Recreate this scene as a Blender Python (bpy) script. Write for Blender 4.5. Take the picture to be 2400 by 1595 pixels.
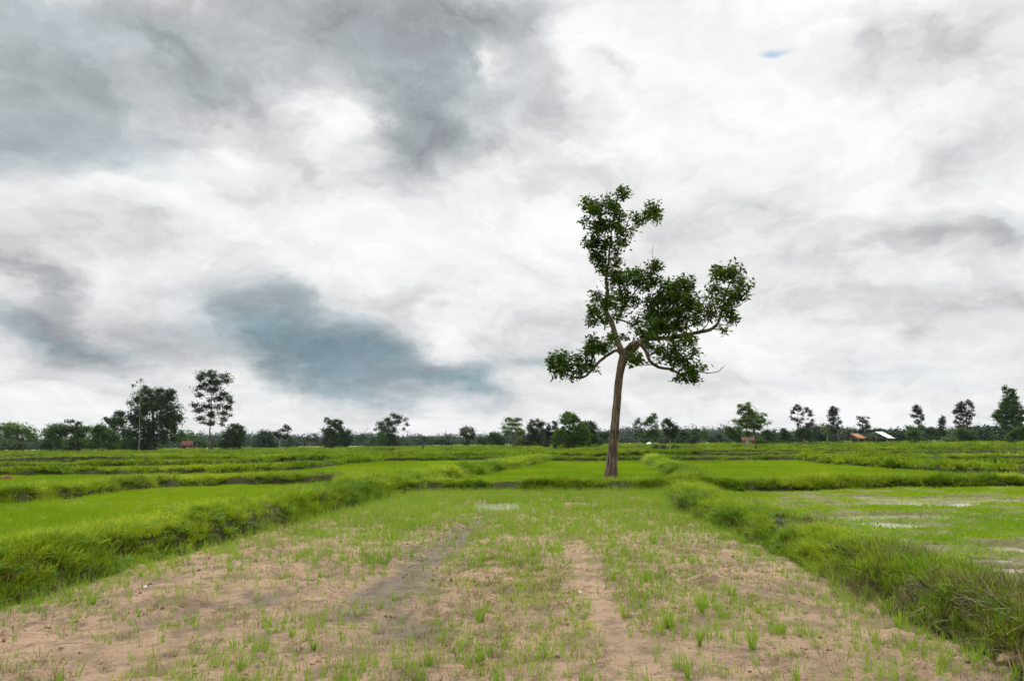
import bpy, math, random
import numpy as np
from mathutils import Vector, Matrix

for o in list(bpy.data.objects):
    bpy.data.objects.remove(o, do_unlink=True)
S = bpy.context.scene
COL = S.collection
rng = np.random.default_rng(7)
random.seed(7)

# ------------------------------------------------------------------ camera
F = 1600.0                      # focal length in photo pixels (photo 2400 x 1595)
EYE = 1.7
PITCH = math.atan((1035 - 797.5) / F)
ROLL = -0.0104
_f = Vector((0, math.cos(PITCH), math.sin(PITCH)))
_r0 = Vector((1, 0, 0)); _u0 = Vector((0, -math.sin(PITCH), math.cos(PITCH)))
_r = _r0 * math.cos(ROLL) + _u0 * math.sin(ROLL)
_u = -_r0 * math.sin(ROLL) + _u0 * math.cos(ROLL)
cam = bpy.data.objects.new("camera", bpy.data.cameras.new("camera"))
COL.objects.link(cam)
M = Matrix((( _r.x, _u.x, -_f.x, 0), (_r.y, _u.y, -_f.y, 0), (_r.z, _u.z, -_f.z, EYE), (0, 0, 0, 1)))
cam.matrix_world = M
cam.data.sensor_width = 36
cam.data.lens = 36 * F / 2400
cam.data.clip_start = 0.05
cam.data.clip_end = 20000
S.camera = cam

def ray(px, py):
    return _f + _r * ((px - 1200) / F) - _u * ((py - 797.5) / F)
def ground(px, py, z=0.0):
    d = ray(px, py); t = (z - EYE) / d.z
    return (d.x * t, d.y * t, z)
def plane(px, py, Y):
    d = ray(px, py); t = Y / d.y
    return (d.x * t, Y, EYE + d.z * t)

# ------------------------------------------------------------------ view
S.view_settings.view_transform = 'Standard'
S.view_settings.look = 'None'
S.view_settings.gamma = 1
S.view_settings.exposure = 0
S.cycles.max_bounces = 6
S.cycles.diffuse_bounces = 3
S.cycles.transparent_max_bounces = 4
S.cycles.volume_bounces = 0

# ------------------------------------------------------------------ node helpers
class NT:
    def __init__(s, tree): s.t = tree
    def n(s, typ, **kw):
        nd = s.t.nodes.new(typ)
        for k, v in kw.items():
            if k.startswith('i_'):
                nd.inputs[int(k[2:]) if k[2:].isdigit() else k[2:].replace('_', ' ')].default_value = v
            else: setattr(nd, k, v)
        return nd
    def l(s, a, b): s.t.links.new(a, b)
    def sock(s, inp, v):
        if isinstance(v, bpy.types.NodeSocket): s.l(v, inp)
        elif v is not None: inp.default_value = v
    def m(s, op, a, b=None, c=None, clamp=False):
        nd = s.n('ShaderNodeMath', operation=op, use_clamp=clamp)
        s.sock(nd.inputs[0], a); s.sock(nd.inputs[1], b); s.sock(nd.inputs[2], c)
        return nd.outputs[0]
    def vm(s, op, a, b=None, sc=None):
        nd = s.n('ShaderNodeVectorMath', operation=op)
        s.sock(nd.inputs[0], a); s.sock(nd.inputs[1], b)
        if sc is not None: s.sock(nd.inputs[3], sc)
        return nd.outputs[1] if op in ('LENGTH', 'DOT_PRODUCT') else nd.outputs[0]
    def mix(s, f, a, b, typ='RGBA', blend='MIX'):
        nd = s.n('ShaderNodeMix', data_type=typ)
        if typ == 'RGBA':
            nd.blend_type = blend
            s.sock(nd.inputs[0], f); s.sock(nd.inputs[6], a); s.sock(nd.inputs[7], b)
            return nd.outputs[2]
        s.sock(nd.inputs[0], f); s.sock(nd.inputs[2], a); s.sock(nd.inputs[3], b)
        return nd.outputs[0]
    def ss(s, v, a, b, o0=0.0, o1=1.0):
        nd = s.n('ShaderNodeMapRange', interpolation_type='SMOOTHSTEP')
        s.sock(nd.inputs[0], v)
        nd.inputs[1].default_value = a; nd.inputs[2].default_value = b
        nd.inputs[3].default_value = o0; nd.inputs[4].default_value = o1
        return nd.outputs[0]
    def noise(s, vec, scale, detail=4, rough=0.55, out=0, dist=0.0, lac=2.0):
        nd = s.n('ShaderNodeTexNoise')
        if vec is not None: s.l(vec, nd.inputs['Vector'])
        nd.inputs['Scale'].default_value = scale; nd.inputs['Detail'].default_value = detail
        nd.inputs['Roughness'].default_value = rough; nd.inputs['Distortion'].default_value = dist
        nd.inputs['Lacunarity'].default_value = lac
        return nd.outputs[out]

def c4(r, g, b): return (r, g, b, 1.0)

# ------------------------------------------------------------------ sky
SUN_EL, SUN_AZ = math.radians(50), math.radians(22)   # azimuth measured from +Y towards +X
world = bpy.data.worlds.new("World"); S.world = world
world.use_nodes = True
T = NT(world.node_tree)
for nd in list(world.node_tree.nodes): world.node_tree.nodes.remove(nd)
SKY_STRENGTH = 0.1
def sky_setup():
    geo = T.n('ShaderNodeTexCoord').outputs['Generated']
    d = T.vm('NORMALIZE', geo)
    sep = T.n('ShaderNodeSeparateXYZ'); T.l(d, sep.inputs[0])
    X, Y, Z = sep.outputs
    nish = T.n('ShaderNodeTexSky', sky_type='NISHITA')
    nish.sun_disc = False; nish.sun_elevation = SUN_EL; nish.sun_rotation = SUN_AZ
    # cloud deck coordinates: where the line of sight meets a cloud layer
    zz = T.m('ADD', T.m('MAXIMUM', Z, 0.0), 0.16)
    cx = T.m('DIVIDE', X, zz); cy = T.m('DIVIDE', Y, zz)
    deck = T.n('ShaderNodeCombineXYZ'); T.l(cx, deck.inputs[0]); T.l(cy, deck.inputs[1]); deck.inputs[2].default_value = 3.7
    deck = deck.outputs[0]
    # azimuth / elevation, warped so that no cloud keeps a clean outline
    az = T.m('ARCTAN2', X, Y); el = T.m('ARCSINE', Z)
    ae = T.n('ShaderNodeCombineXYZ'); T.l(az, ae.inputs[0]); T.l(el, ae.inputs[1]); ae = ae.outputs[0]
    st = T.vm('MULTIPLY', ae, (1.0, 1.7, 1.0))
    w1 = T.vm('SUBTRACT', T.noise(st, 2.6, 2, 0.5, out=1), (0.5, 0.5, 0.5))
    w2 = T.vm('SUBTRACT', T.noise(st, 6.0, 7, 0.58, out=1), (0.5, 0.5, 0.5))
    wv = T.vm('ADD', T.vm('MULTIPLY', w1, (0.15, 0.09, 0)), T.vm('MULTIPLY', w2, (0.24, 0.13, 0)))
    aw = T.vm('ADD', ae, wv)
    def blobs(lst, base):
        acc = None
        for (px, py, rx, ry, rot, w) in lst:
            dv = ray(px, py).normalized()
            a = math.atan2(dv.x, dv.y); e = math.asin(dv.z)
            k = 1.0 / math.sqrt(1 + ((px - 1200) ** 2 + (py - 797) ** 2) / F ** 2)
            mp = T.n('ShaderNodeMapping', vector_type='TEXTURE')
            T.l(base, mp.inputs[0])
            mp.inputs[1].default_value = (a, e, 0)
            mp.inputs[2].default_value = (0, 0, math.radians(rot))
            mp.inputs[3].default_value = (1.75 * rx * k / F / max(0.7, math.cos(e)), 1.75 * ry * k / F, 1)
            g = T.n('ShaderNodeTexGradient', gradient_type='QUADRATIC_SPHERE')
            T.l(mp.outputs[0], g.inputs[0])
            acc = T.m('MULTIPLY_ADD', g.outputs[1], w, acc if acc is not None else 0.0)
        return acc
    grey = [(60, 90, 520, 230, 0, .62), (70, 330, 330, 190, -10, .75), (470, 120, 330, 150, 0, .55),
            (590, 270, 190, 80, -20, .32), (1010, 150, 300, 230, -25, 1.0), (1160, 50, 380, 90, 0, .75),
            (970, 270, 140, 150, -40, .7), (1020, 350, 150, 60, 0, .55), (800, 60, 300, 110, 0, .5),
            (370, 345, 80, 45, -15, .4), (770, 410, 240, 60, -10, .3), (530, 460, 110, 45, 15, .45),
            (60, 620, 130, 50, -15, 1.1), (110, 750, 250, 80, -14, 1.15), (680, 750, 200, 80, -28, .55), (800, 800, 480, 190, -10, .32), (150, 700, 350, 200, 0, .2), (860, 840, 220, 60, -18, .7), (1060, 885, 150, 30, -8, .25), (400, 800, 200, 50, 0, .25), (1200, 760, 260, 40, 5, .3), (1900, 620, 300, 60, 5, .28), (2250, 380, 200, 60, 10, .3), (2350, 700, 200, 60, 0, .3), (1700, 880, 300, 30, 0, .2), (330, 560, 260, 40, 5, .22), (1300, 420, 160, 50, 10, .25), (180, 880, 260, 30, 0, .3), (1450, 640, 200, 50, 0, .2),
            (840, 860, 270, 60, -8, .95), (630, 700, 120, 50, -20, .5), (1450, 165, 70, 38, -10, .65),
            (1630, 530, 220, 80, 15, .35), (2060, 60, 110, 90, -30, .5), (2270, 70, 200, 130, 20, .5), (2360, 260, 110, 160, 0, .3),
            (2300, 560, 260, 50, 5, .45), (2020, 720, 190, 50, -12, .35), (2130, 860, 330, 60, -5, .3),
            (1260, 850, 200, 50, 0, .4), (960, 700, 140, 70, 20, .35), (1030, 610, 170, 50, 0, .15), (1830, 200, 90, 40, 0, .15),
            (280, 830, 160, 30, 0, .3), (1300, 240, 120, 70, 0, .25), (450, 660, 80, 60, 0, .2),
            (1100, 140, 60, 70, 20, -.9), (760, 260, 110, 120, -30, -.45), (1640, 90, 330, 190, 0, -.6), (1950, 330, 420, 200, 0, -.35),
            (820, 500, 400, 80, 0, -.2), (250, 470, 330, 70, 0, -.4), (1010, 790, 70, 60, -30, -.5),
            (520, 380, 120, 150, -30, -.25), (250, 700, 90, 50, 0, -.2)]
    teal = [(820, 850, 290, 65, -10, 1.0), (700, 770, 220, 90, -25, .6), (140, 775, 200, 40, -10, .6), (1065, 895, 130, 22, 0, .7),
            (2200, 880, 430, 60, 0, .45), (1270, 850, 160, 40, 0, .6), (650, 905, 300, 30, 0, .4), (2380, 500, 200, 50, 0, .35),
            (200, 360, 300, 150, 0, .35), (1000, 220, 330, 230, 0, .22), (150, 60, 400, 120, 0, .25), (1380, 80, 90, 40, 0, .2), (1350, 560, 300, 40, 0, .1)]
    D = blobs(grey, aw); TL = blobs(teal, aw)
    n1 = T.noise(deck, 1.0, 5, 0.50, dist=0.15)
    n2 = T.noise(T.vm('ADD', deck, T.vm('SCALE', w1, sc=2.0)), 2.6, 7, 0.56)
    n3 = T.noise(aw, 6.0, 4, 0.5)
    nn = T.m('ADD', T.m('MULTIPLY', T.m('SUBTRACT', n1, 0.5), 1.3), T.m('MULTIPLY', T.m('SUBTRACT', n2, 0.5), 0.75))
    nn = T.m('ADD', nn, T.m('MULTIPLY', T.m('SUBTRACT', n3, 0.5), 0.45))
    amp = T.m('MULTIPLY_ADD', T.m('MAXIMUM', D, 0.0), 0.45, 0.54)
    D = T.m('DIVIDE', D, T.m('MULTIPLY_ADD', T.m('ABSOLUTE', D), 0.55, 1.0))
    dens = T.m('ADD', T.m('MULTIPLY', nn, amp), T.m('ADD', D, 0.13))
    pw = T.vm('ADD', T.vm('MULTIPLY', aw, (1.0, 1.45, 1.0)), T.vm('SCALE', w2, sc=0.05))
    ra = T.noise(pw, 3.7, 8, 0.56); rb = T.noise(T.vm('ADD', pw, (0.020, 0.038, 0.0)), 3.7, 8, 0.56)
    edge = T.ss(T.m('ADD', D, T.m('MULTIPLY', T.m('SUBTRACT', ra, 0.5), 1.7)), 0.14, 0.52)
    dens = T.m('MULTIPLY_ADD', dens, 0.80, T.m('MULTIPLY', edge, T.m('MULTIPLY_ADD', D, 0.30, 0.08)))
    # colour by cloud thickness
    ramp = T.n('ShaderNodeValToRGB'); T.l(dens, ramp.inputs[0])
    cr = ramp.color_ramp
    cr.elements[0].position = 0.0; cr.elements[0].color = c4(0.955, 0.955, 0.95)
    cr.elements[1].position = 1.0; cr.elements[1].color = c4(0.36, 0.375, 0.40)
    for p, c in ((0.16, (0.85, 0.855, 0.85)), (0.34, (0.71, 0.72, 0.73)), (0.58, (0.56, 0.57, 0.59)), (0.80, (0.425, 0.455, 0.475))):
        e = cr.elements.new(p); e.color = c4(*c)
    tex = T.m('MULTIPLY_ADD', T.m('SUBTRACT', T.noise(T.vm('ADD', deck, T.vm('SCALE', w2, sc=1.5)), 1.9, 7, 0.58), 0.5), -0.7, 1.0)
    tl = T.m('MINIMUM', T.m('MAXIMUM', T.m('MULTIPLY', TL, T.ss(dens, 0.05, 0.6)), 0.0), 1.0)
    col = T.mix(tl, ramp.outputs[0], T.mix(1.0, ramp.outputs[0], c4(0.58, 0.80, 0.88), blend='MULTIPLY'))
    # unseen sky overhead boosted to light the ground, sky behind dimmed to darken banks
    up = T.ss(el, 0.66, 1.15, 1.0, 6.0)
    bk = T.ss(Y, -0.5, 0.2, 0.5, 1.0)
    col = T.vm('SCALE', col, sc=T.m('MULTIPLY', T.m('MULTIPLY', up, bk), T.mix(T.ss(dens, 0.1, 0.6), 1.0, tex, typ='FLOAT')))
    col = T.vm('SCALE', col, sc=1.0 / SKY_STRENGTH)
    hole = blobs([(1832, 116, 52, 15, -8, 1.1), (1812, 124, 26, 11, -10, 1.1), (1376, 84, 60, 14, 5, .3), (2330, 470, 110, 14, 5, .16)],
                 T.vm('ADD', ae, T.vm('MULTIPLY', w2, (0.05, 0.035, 0))))
    hole = T.ss(T.m("MULTIPLY", hole, T.m("MULTIPLY_ADD", n3, 1.6, 0.1)), 0.10, 1.3)
    blue = T.mix(1.0, nish.outputs[0], c4(0.62, 0.85, 0.98), blend='MULTIPLY')
    # relief: cloud lumps lit from the upper right
    rc = T.noise(T.vm('ADD', pw, (3.0, 1.0, 0)), 11.0, 7, 0.60); rd = T.noise(T.vm('ADD', pw, (3.007, 1.013, 0.0)), 11.0, 7, 0.60)
    rel = T.m('ADD', T.m('MULTIPLY', T.m('SUBTRACT', ra, rb), 2.3), T.m('MULTIPLY', T.m('SUBTRACT', rc, rd), 0.5))
    ramt = T.ss(dens, -0.05, 0.35, 0.35, 1.0)
    rel = T.m('MINIMUM', T.m('MULTIPLY_ADD', rel, ramt, 1.0), 1.12)
    col = T.vm('SCALE', col, sc=T.m('MULTIPLY_ADD', T.m('SUBTRACT', rel, 1.0), 0.72, 1.0))
    fin = T.mix(hole, col, blue)
    # below the horizon: the colour of distant land
    fin = T.mix(T.ss(Z, -0.06, -0.005), c4(1.2, 1.8, 0.8), fin)
    bg = T.n('ShaderNodeBackground'); T.l(fin, bg.inputs[0]); bg.inputs[1].default_value = SKY_STRENGTH
    out = T.n('ShaderNodeOutputWorld'); T.l(bg.outputs[0], out.inputs[0])
sky_setup()
world.cycles.sampling_method = 'MANUAL'
world.cycles.sample_map_resolution = 256

sun = bpy.data.objects.new("sun", bpy.data.lights.new("sun", 'SUN'))
sun.data.energy = 1.5; sun.data.angle = math.radians(14); sun.data.color = (1.0, 0.95, 0.86)
sd = Vector((math.cos(SUN_EL) * math.sin(SUN_AZ), math.cos(SUN_EL) * math.cos(SUN_AZ), math.sin(SUN_EL)))
sun.rotation_euler = sd.to_track_quat('Z', 'Y').to_euler()
COL.objects.link(sun)

# ------------------------------------------------------------------ scene helpers
def tag(o, label=None, cat=None, group=None, kind=None):
    if label: o['label'] = label
    if cat: o['category'] = cat
    if group: o['group'] = group
    if kind: o['kind'] = kind
    return o
def empty(name, loc, label, cat, group=None):
    o = bpy.data.objects.new(name, None); o.location = loc; o.empty_display_size = 0.3
    COL.objects.link(o)
    return tag(o, label, cat, group)
def mesh_np(name, V, FC, mat=None, smooth=False, link=True, parent=None):
    """V (n,3) array; FC list of (m,k) index arrays with k = 3 or 4"""
    me = bpy.data.meshes.new(name)
    V = np.asarray(V, dtype=np.float32)
    me.vertices.add(len(V)); me.vertices.foreach_set('co', V.ravel())
    FC = [np.asarray(f, dtype=np.int32) for f in FC if len(f)]
    nl = sum(f.size for f in FC); nf = sum(len(f) for f in FC)
    me.loops.add(nl); me.loops.foreach_set('vertex_index', np.concatenate([f.ravel() for f in FC]))
    tot = np.concatenate([np.full(len(f), f.shape[1], dtype=np.int32) for f in FC])
    st = np.concatenate([[0], np.cumsum(tot)[:-1]]).astype(np.int32)
    me.polygons.add(nf); me.polygons.foreach_set('loop_start', st); me.polygons.foreach_set('loop_total', tot)
    if smooth: me.polygons.foreach_set('use_smooth', np.ones(nf, dtype=bool))
    me.update(calc_edges=True)
    if mat: me.materials.append(mat)
    o = bpy.data.objects.new(name, me)
    if link: COL.objects.link(o)
    if parent is not None:
        o.parent = parent
    return o

class MB:
    """collects shapes into one mesh, coordinates local to the thing"""
    def __init__(s): s.v = []; s.q = []; s.t = []; s.n = 0
    def add(s, V, Q=(), Tt=()):
        s.v.append(np.asarray(V, dtype=float))
        if len(Q): s.q.append(np.asarray(Q) + s.n)
        if len(Tt): s.t.append(np.asarray(Tt) + s.n)
        s.n += len(V)
    def tube(s, P, R, seg=8, cap=True, wob=0.0, flute=None):
        P = np.asarray(P, dtype=float); n = len(P); R = np.broadcast_to(np.asarray(R, dtype=float), (n,))
        tan = np.gradient(P, axis=0); tan /= np.linalg.norm(tan, axis=1)[:, None] + 1e-9
        ref = np.array([0.0, 1.0, 0.0]) if abs(tan[:, 1]).max() < 0.9 else np.array([1.0, 0.0, 0.2])
        a = np.cross(tan, ref); a /= np.linalg.norm(a, axis=1)[:, None] + 1e-9
        b = np.cross(tan, a)
        th = np.linspace(0, 2 * np.pi, seg, endpoint=False)
        rr = R[:, None] * np.ones((n, seg))
        if wob: rr = rr * (1 + wob * rng.standard_normal((n, seg)))
        if flute is not None: rr = rr * flute(np.linspace(0, 1, n)[:, None], th[None, :], P)
        V = P[:, None, :] + rr[..., None] * (np.cos(th)[None, :, None] * a[:, None, :] + np.sin(th)[None, :, None] * b[:, None, :])
        V = V.reshape(-1, 3)
        i = np.arange(n - 1)[:, None] * seg; j = np.arange(seg)[None, :]; j2 = (j + 1) % seg
        Q = np.stack([i + j, i + j2, i + seg + j2, i + seg + j], -1).reshape(-1, 4)
        s.add(V, Q)
        if cap:
            c = s.n; s.add([P[-1] + tan[-1] * R[-1] * 0.5])
            k = c - seg
            s.t.append(np.array([[k + m, k + (m + 1) % seg, c] for m in range(seg)]))
    def box(s, x0, x1, y0, y1, z0, z1):
        V = [(x, y, z) for x in (x0, x1) for y in (y0, y1) for z in (z0, z1)]
        s.add(V, [(0, 1, 3, 2), (4, 6, 7, 5), (0, 4, 5, 1), (2, 3, 7, 6), (0, 2, 6, 4), (1, 5, 7, 3)])
    def build(s, name, mat, parent=None, smooth=False):
        V = np.concatenate(s.v)
        return mesh_np(name, V, ([np.concatenate(s.q)] if s.q else []) + ([np.concatenate(s.t)] if s.t else []), mat, smooth, True, parent)

def resample(P, R, step):
    P = np.asarray(P, float); R = np.asarray(R, float)
    # Catmull-Rom through the points
    out = []; ro = []
    for i in range(len(P) - 1):
        p0 = P[max(i - 1, 0)]; p1 = P[i]; p2 = P[i + 1]; p3 = P[min(i + 2, len(P) - 1)]
        k = max(2, int(np.linalg.norm(p2 - p1) / step))
        for t in np.linspace(0, 1, k, endpoint=False):
            out.append(0.5 * ((2 * p1) + (-p0 + p2) * t + (2 * p0 - 5 * p1 + 4 * p2 - p3) * t * t + (-p0 + 3 * p1 - 3 * p2 + p3) * t ** 3))
            ro.append(R[i] * (1 - t) + R[i + 1] * t)
    out.append(P[-1]); ro.append(R[-1])
    return np.array(out), np.array(ro)

# ------------------------------------------------------------------ value noise in numpy
def _hash(ix, iy, seed):
    h = (ix.astype(np.int64) * 374761393 + iy.astype(np.int64) * 668265263 + seed * 974711) & 0x7fffffff
    h = ((h ^ (h >> 13)) * 1274126177) & 0x7fffffff
    return ((h ^ (h >> 16)) & 0xffff) / 65535.0
def vnoise(x, y, seed=0):
    ix = np.floor(x); iy = np.floor(y); fx = x - ix; fy = y - iy
    ix = ix.astype(np.int64); iy = iy.astype(np.int64)
    fx = fx * fx * (3 - 2 * fx); fy = fy * fy * (3 - 2 * fy)
    a = _hash(ix, iy, seed); b = _hash(ix + 1, iy, seed); c = _hash(ix, iy + 1, seed); d = _hash(ix + 1, iy + 1, seed)
    return (a * (1 - fx) + b * fx) * (1 - fy) + (c * (1 - fx) + d * fx) * fy
def fbm(x, y, octv=4, seed=0, gain=0.5):
    s = 0; a = 1; t = 0
    for k in range(octv):
        s = s + a * vnoise(x * 2 ** k + 13.7 * k, y * 2 ** k - 7.3 * k, seed + k * 17); t += a; a *= gain
    return s / t
def sstep(a, b, x):
    t = np.clip((x - a) / (b - a), 0, 1); return t * t * (3 - 2 * t)

# ------------------------------------------------------------------ bunds (earth banks between the paddies)
BUNDS = []     # (pts (n,2), width, height, grassiness, far)
def bund(pts, w, h, off=(0, 0), tall=1.0):
    P = np.array([[p[0] + off[0], p[1] + off[1]] for p in pts])
    BUNDS.append((P, w, h, tall))
def gp(lst, z=0.0): return [ground(x, y, z) for x, y in lst]
# left bank of the near paddy: from its foot in the photograph, pushed outwards by half its width
A = gp([(-420, 1560), (0, 1412), (170, 1367), (307, 1326), (477, 1278), (648, 1237), (800, 1193), (936, 1158)])
bund([(p[0] - 0.68, p[1] + 0.15) for p in A], 1.5, 0.42, tall=.72)
Aend = (A[-1][0] - 0.68, A[-1][1] + 0.15)
bund([Aend] + [(p[0], p[1]) for p in gp([(1050, 1118), (1126, 1104), (1200, 1092), (1262, 1082)], .1)], 1.5, 0.36, tall=.95)
Bend = ground(1262, 1082, .1)
# right bank
Dp = gp([(2700, 1720), (2400, 1555), (2163, 1462), (2026, 1387), (1873, 1312), (1770, 1265), (1600, 1196), (1572, 1152)])
bund([(p[0] + 0.56, p[1] + 0.1) for p in Dp], 1.2, 0.30, tall=.60)
Dend = (Dp[-1][0] + 0.56, Dp[-1][1] + 0.1)
bund([Dend] + [(p[0], p[1]) for p in gp([(1640, 1122), (1590, 1102), (1548, 1086), (1530, 1078)], .2)], 1.3, 0.34, tall=.75)
# cross banks
bund([Aend, ] + [(p[0], p[1] + .5) for p in gp([(1050, 1152), (1250, 1151), (1420, 1150), (1575, 1151)])] + [Dend], 1.0, 0.30, tall=.75)
bund([Dend] + [(p[0], p[1] + .5) for p in gp([(1690, 1152), (1770, 1154), (1940, 1151), (2060, 1147), (2400, 1143), (2900, 1138)])], 1.1, 0.30, tall=.8)
bund([(p[0], p[1] + .6) for p in gp([(-600, 1215), (0, 1183), (180, 1162), (341, 1146), (512, 1140), (800, 1134)])] + [Aend], 1.2, 0.34, tall=.8)
bund([(p[0], p[1] + .5) for p in gp([(-500, 1124), (0, 1117), (341, 1114), (500, 1113), (678, 1103), (800, 1090), (890, 1083), (1100, 1081), (1262, 1082)])], 1.3, 0.36, tall=1.15)
bund([(p[0], p[1] + .5) for p in gp([(-500, 1106), (0, 1101), (205, 1096), (500, 1092), (627, 1084), (780, 1077), (890, 1077)])], 1.3, 0.38, tall=1.15)
bund([(p[0], p[1] + .5) for p in gp([(1262, 1083), (1317, 1084), (1400, 1084), (1530, 1083)])], 1.2, 0.38)
bund([(p[0], p[1] + .5) for p in gp([(1530, 1083), (1700, 1083), (1886, 1081), (2050, 1080), (2600, 1082)])], 1.2, 0.34)
bund([(p[0], p[1] + .5) for p in gp([(1886, 1081), (1990, 1090), (2112, 1101), (2250, 1112), (2400, 1121), (2700, 1130)])], 1.3, 0.38, tall=1.3)
bund([(p[0], p[1]) for p in gp([(2112, 1101), (2400, 1098), (2800, 1097)])], 1.2, 0.35)
bund([Bend, (6, 76), (8, 92), (16, 120)], 1.2, 0.35)
bund([ground(1530, 1080), (15, 74), (21, 95)], 1.2, 0.35)
# the paddies further off: irregular rows
yy = 68.0; k = 0
rr = random.Random(3)
while yy < 235:
    x = -260.0; y = yy
    while x < 260:
        seglen = rr.uniform(28, 75)
        x2 = x + seglen; slope = rr.uniform(-0.07, 0.07)
        y2 = y + seglen * slope
        pts = [(x + (x2 - x) * t, y + (y2 - y) * t + rr.uniform(-.5, .5)) for t in (0, .25, .5, .75, 1)]
        if abs(x) < yy * 1.2 + 40:
            bund(pts, rr.uniform(.9, 1.5), rr.uniform(.32, .58), tall=rr.uniform(.6, 1.2))
            if rr.random() < .6: bund([(x2, y2), (x2 + rr.uniform(-2, 5), y2 + rr.uniform(8, 14))], 1.1, .35)
        x = x2; y = yy + rr.uniform(-3.0, 3.0)
    yy += rr.uniform(5.0, 8.5) * (1 + yy / 260); k += 1

def bund_height(x, y):
    """returns height of banks and closeness (0..1)"""
    Hh = np.zeros_like(x); C = np.zeros_like(x)
    wx = (fbm(x * .9, y * .9, 3, 5) - .5) * 0.55
    hn = 0.75 + 0.5 * fbm(x * .7 + 40, y * .7, 3, 9)
    for P, w, h, tall in BUNDS:
        x0, y0 = P.min(0) - w * 1.5; x1, y1 = P.max(0) + w * 1.5
        m = np.nonzero((x > x0) & (x < x1) & (y > y0) & (y < y1))[0]
        if not len(m): continue
        xs = x[m]; ys = y[m]; d = np.full(len(m), 1e9)
        for i in range(len(P) - 1):
            a = P[i]; b = P[i + 1]; ab = b - a; L = (ab ** 2).sum() + 1e-9
            t = np.clip(((xs - a[0]) * ab[0] + (ys - a[1]) * ab[1]) / L, 0, 1)
            d = np.minimum(d, np.hypot(xs - a[0] - t * ab[0], ys - a[1] - t * ab[1]))
        dd = d + wx[m] * min(1, w)
        hb = h * (1 - sstep(w * .26, w * .56, dd)) * hn[m]
        Hh[m] = np.maximum(Hh[m], hb)
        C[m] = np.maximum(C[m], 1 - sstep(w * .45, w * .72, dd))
    return Hh, C

PUD = ground(1165, 1186)
POOLS = [(2330, 1283, .55, .22), (2395, 1292, .5, .25), (2285, 1315, .5, .16), (2345, 1335, .45, .14), (2200, 1283, .3, .12), (2385, 1172, 2.0, .35), (2290, 1165, 1.2, .25), (2110, 1210, 1.3, .35), (2190, 1212, .9, .22), (1935, 1165, 1.5, .4), (2040, 1180, 1.2, .3), (1865, 1173, .5, .3), (2230, 1180, .9, .2), (1640, 1180, .4, .35), (1360, 1180, .4, .3)]
POOLS = [ground(a, b)[:2] + (c * 1.05, d * 1.05) for a, b, c, d in POOLS]
def seg_mask(x, y, pts, w):
    d = np.full(x.shape, 1e9); P = np.array(pts)
    for i in range(len(P) - 1):
        a = P[i, :2]; b = P[i + 1, :2]; ab = b - a
        t = np.clip(((x - a[0]) * ab[0] + (y - a[1]) * ab[1]) / ((ab ** 2).sum() + 1e-9), 0, 1)
        d = np.minimum(d, np.hypot(x - a[0] - t * ab[0], y - a[1] - t * ab[1]))
    d = d + (fbm(x * 2.3, y * 2.3, 3, 77) - .5) * w * 2.4
    return 1 - sstep(w * .1, w * 1.6, d)
WET = gp([(1130, 1215), (1060, 1260), (1000, 1310), (930, 1370), (925, 1440), (960, 1480)])
WET2 = gp([(380, 1450), (480, 1430), (620, 1400)])
TRACK = gp([(1345, 1300), (1375, 1350), (1410, 1420), (1440, 1480), (1480, 1540), (1530, 1640)])
TRACK2 = gp([(1420, 1385), (1400, 1330), (1350, 1270)])
DARKP = gp([(1060, 1530), (1180, 1480), (1290, 1440), (1330, 1400), (1250, 1330)])
XR = Dp[4][0] + 1.0
def terrain(x, y):
    bh, C = bund_height(x, y)
    r = np.hypot(x, y)
    near = 1 - sstep(14, 40, r)
    z = bh.copy()
    lump = fbm(x * 1.1, y * 1.1, 3, 21) - .5
    z += lump * 0.07
    c1 = fbm(x * 9, y * 9, 3, 31)
    c2 = fbm(x * 5 + 9, y * 7, 3, 33)
    wet = np.maximum(seg_mask(x, y, WET, .42), .8 * seg_mask(x, y, WET2, .3))
    trk = np.maximum(seg_mask(x, y, TRACK, .16), .8 * seg_mask(x, y, TRACK2, .14))
    calm = np.clip(1 - wet * .7 - trk * .9, 0, 1)
    rough = sstep(.42, .7, fbm(x * .8 + 3, y * .8, 3, 41)) * .8 + .3
    z += near * calm * rough * (1 - .7 * sstep(XR + .2, XR + 1.2, x)) * ((c1 - .5) * 0.06 + np.maximum(c2 - .56, 0) * 0.22 + (fbm(x*3.1, y*3.1, 3, 35) - .5) * .08)
    z -= near * (wet * .035 + trk * .02)
    # ripples left by water
    # puddle in the near paddy
    pd = np.hypot((x - PUD[0]) / 1.15, (y - PUD[1]) / 1.3)
    z -= 0.13 * (1 - sstep(.25, .95, pd)) * (1 - C)
    # waterlogged paddy to the right: shallow pools drawn out sideways
    rp = sstep(XR + .2, XR + 1.2, x) * (1 - sstep(23, 24.5, y)) * sstep(4, 6, y) * (1 - C)
    pool = fbm(x * .34 + 5.3, y * .95 + 1.7, 3, 51)
    z += rp * ((pool - .5) * -0.22 + .025)
    for (qx, qy, ax, ay) in POOLS:
        m = np.nonzero((np.abs(x - qx) < ax * 2) & (np.abs(y - qy) < ay * 3))[0]
        if len(m):
            pdd = np.hypot((x[m] - qx) / ax, (y[m] - qy) / ay) + (fbm(x[m] * 3, y[m] * 6, 3, 52) - .5) * 1.2
            z[m] -= .12 * (1 - sstep(.6, 1.4, pdd)) * (1 - C[m])
    # paddies at slightly different levels
    z += (vnoise(x / 23.0, y / 11.0, 61) - .5) * .12 * sstep(27, 40, r)
    return z, C, wet, trk, rp

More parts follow.
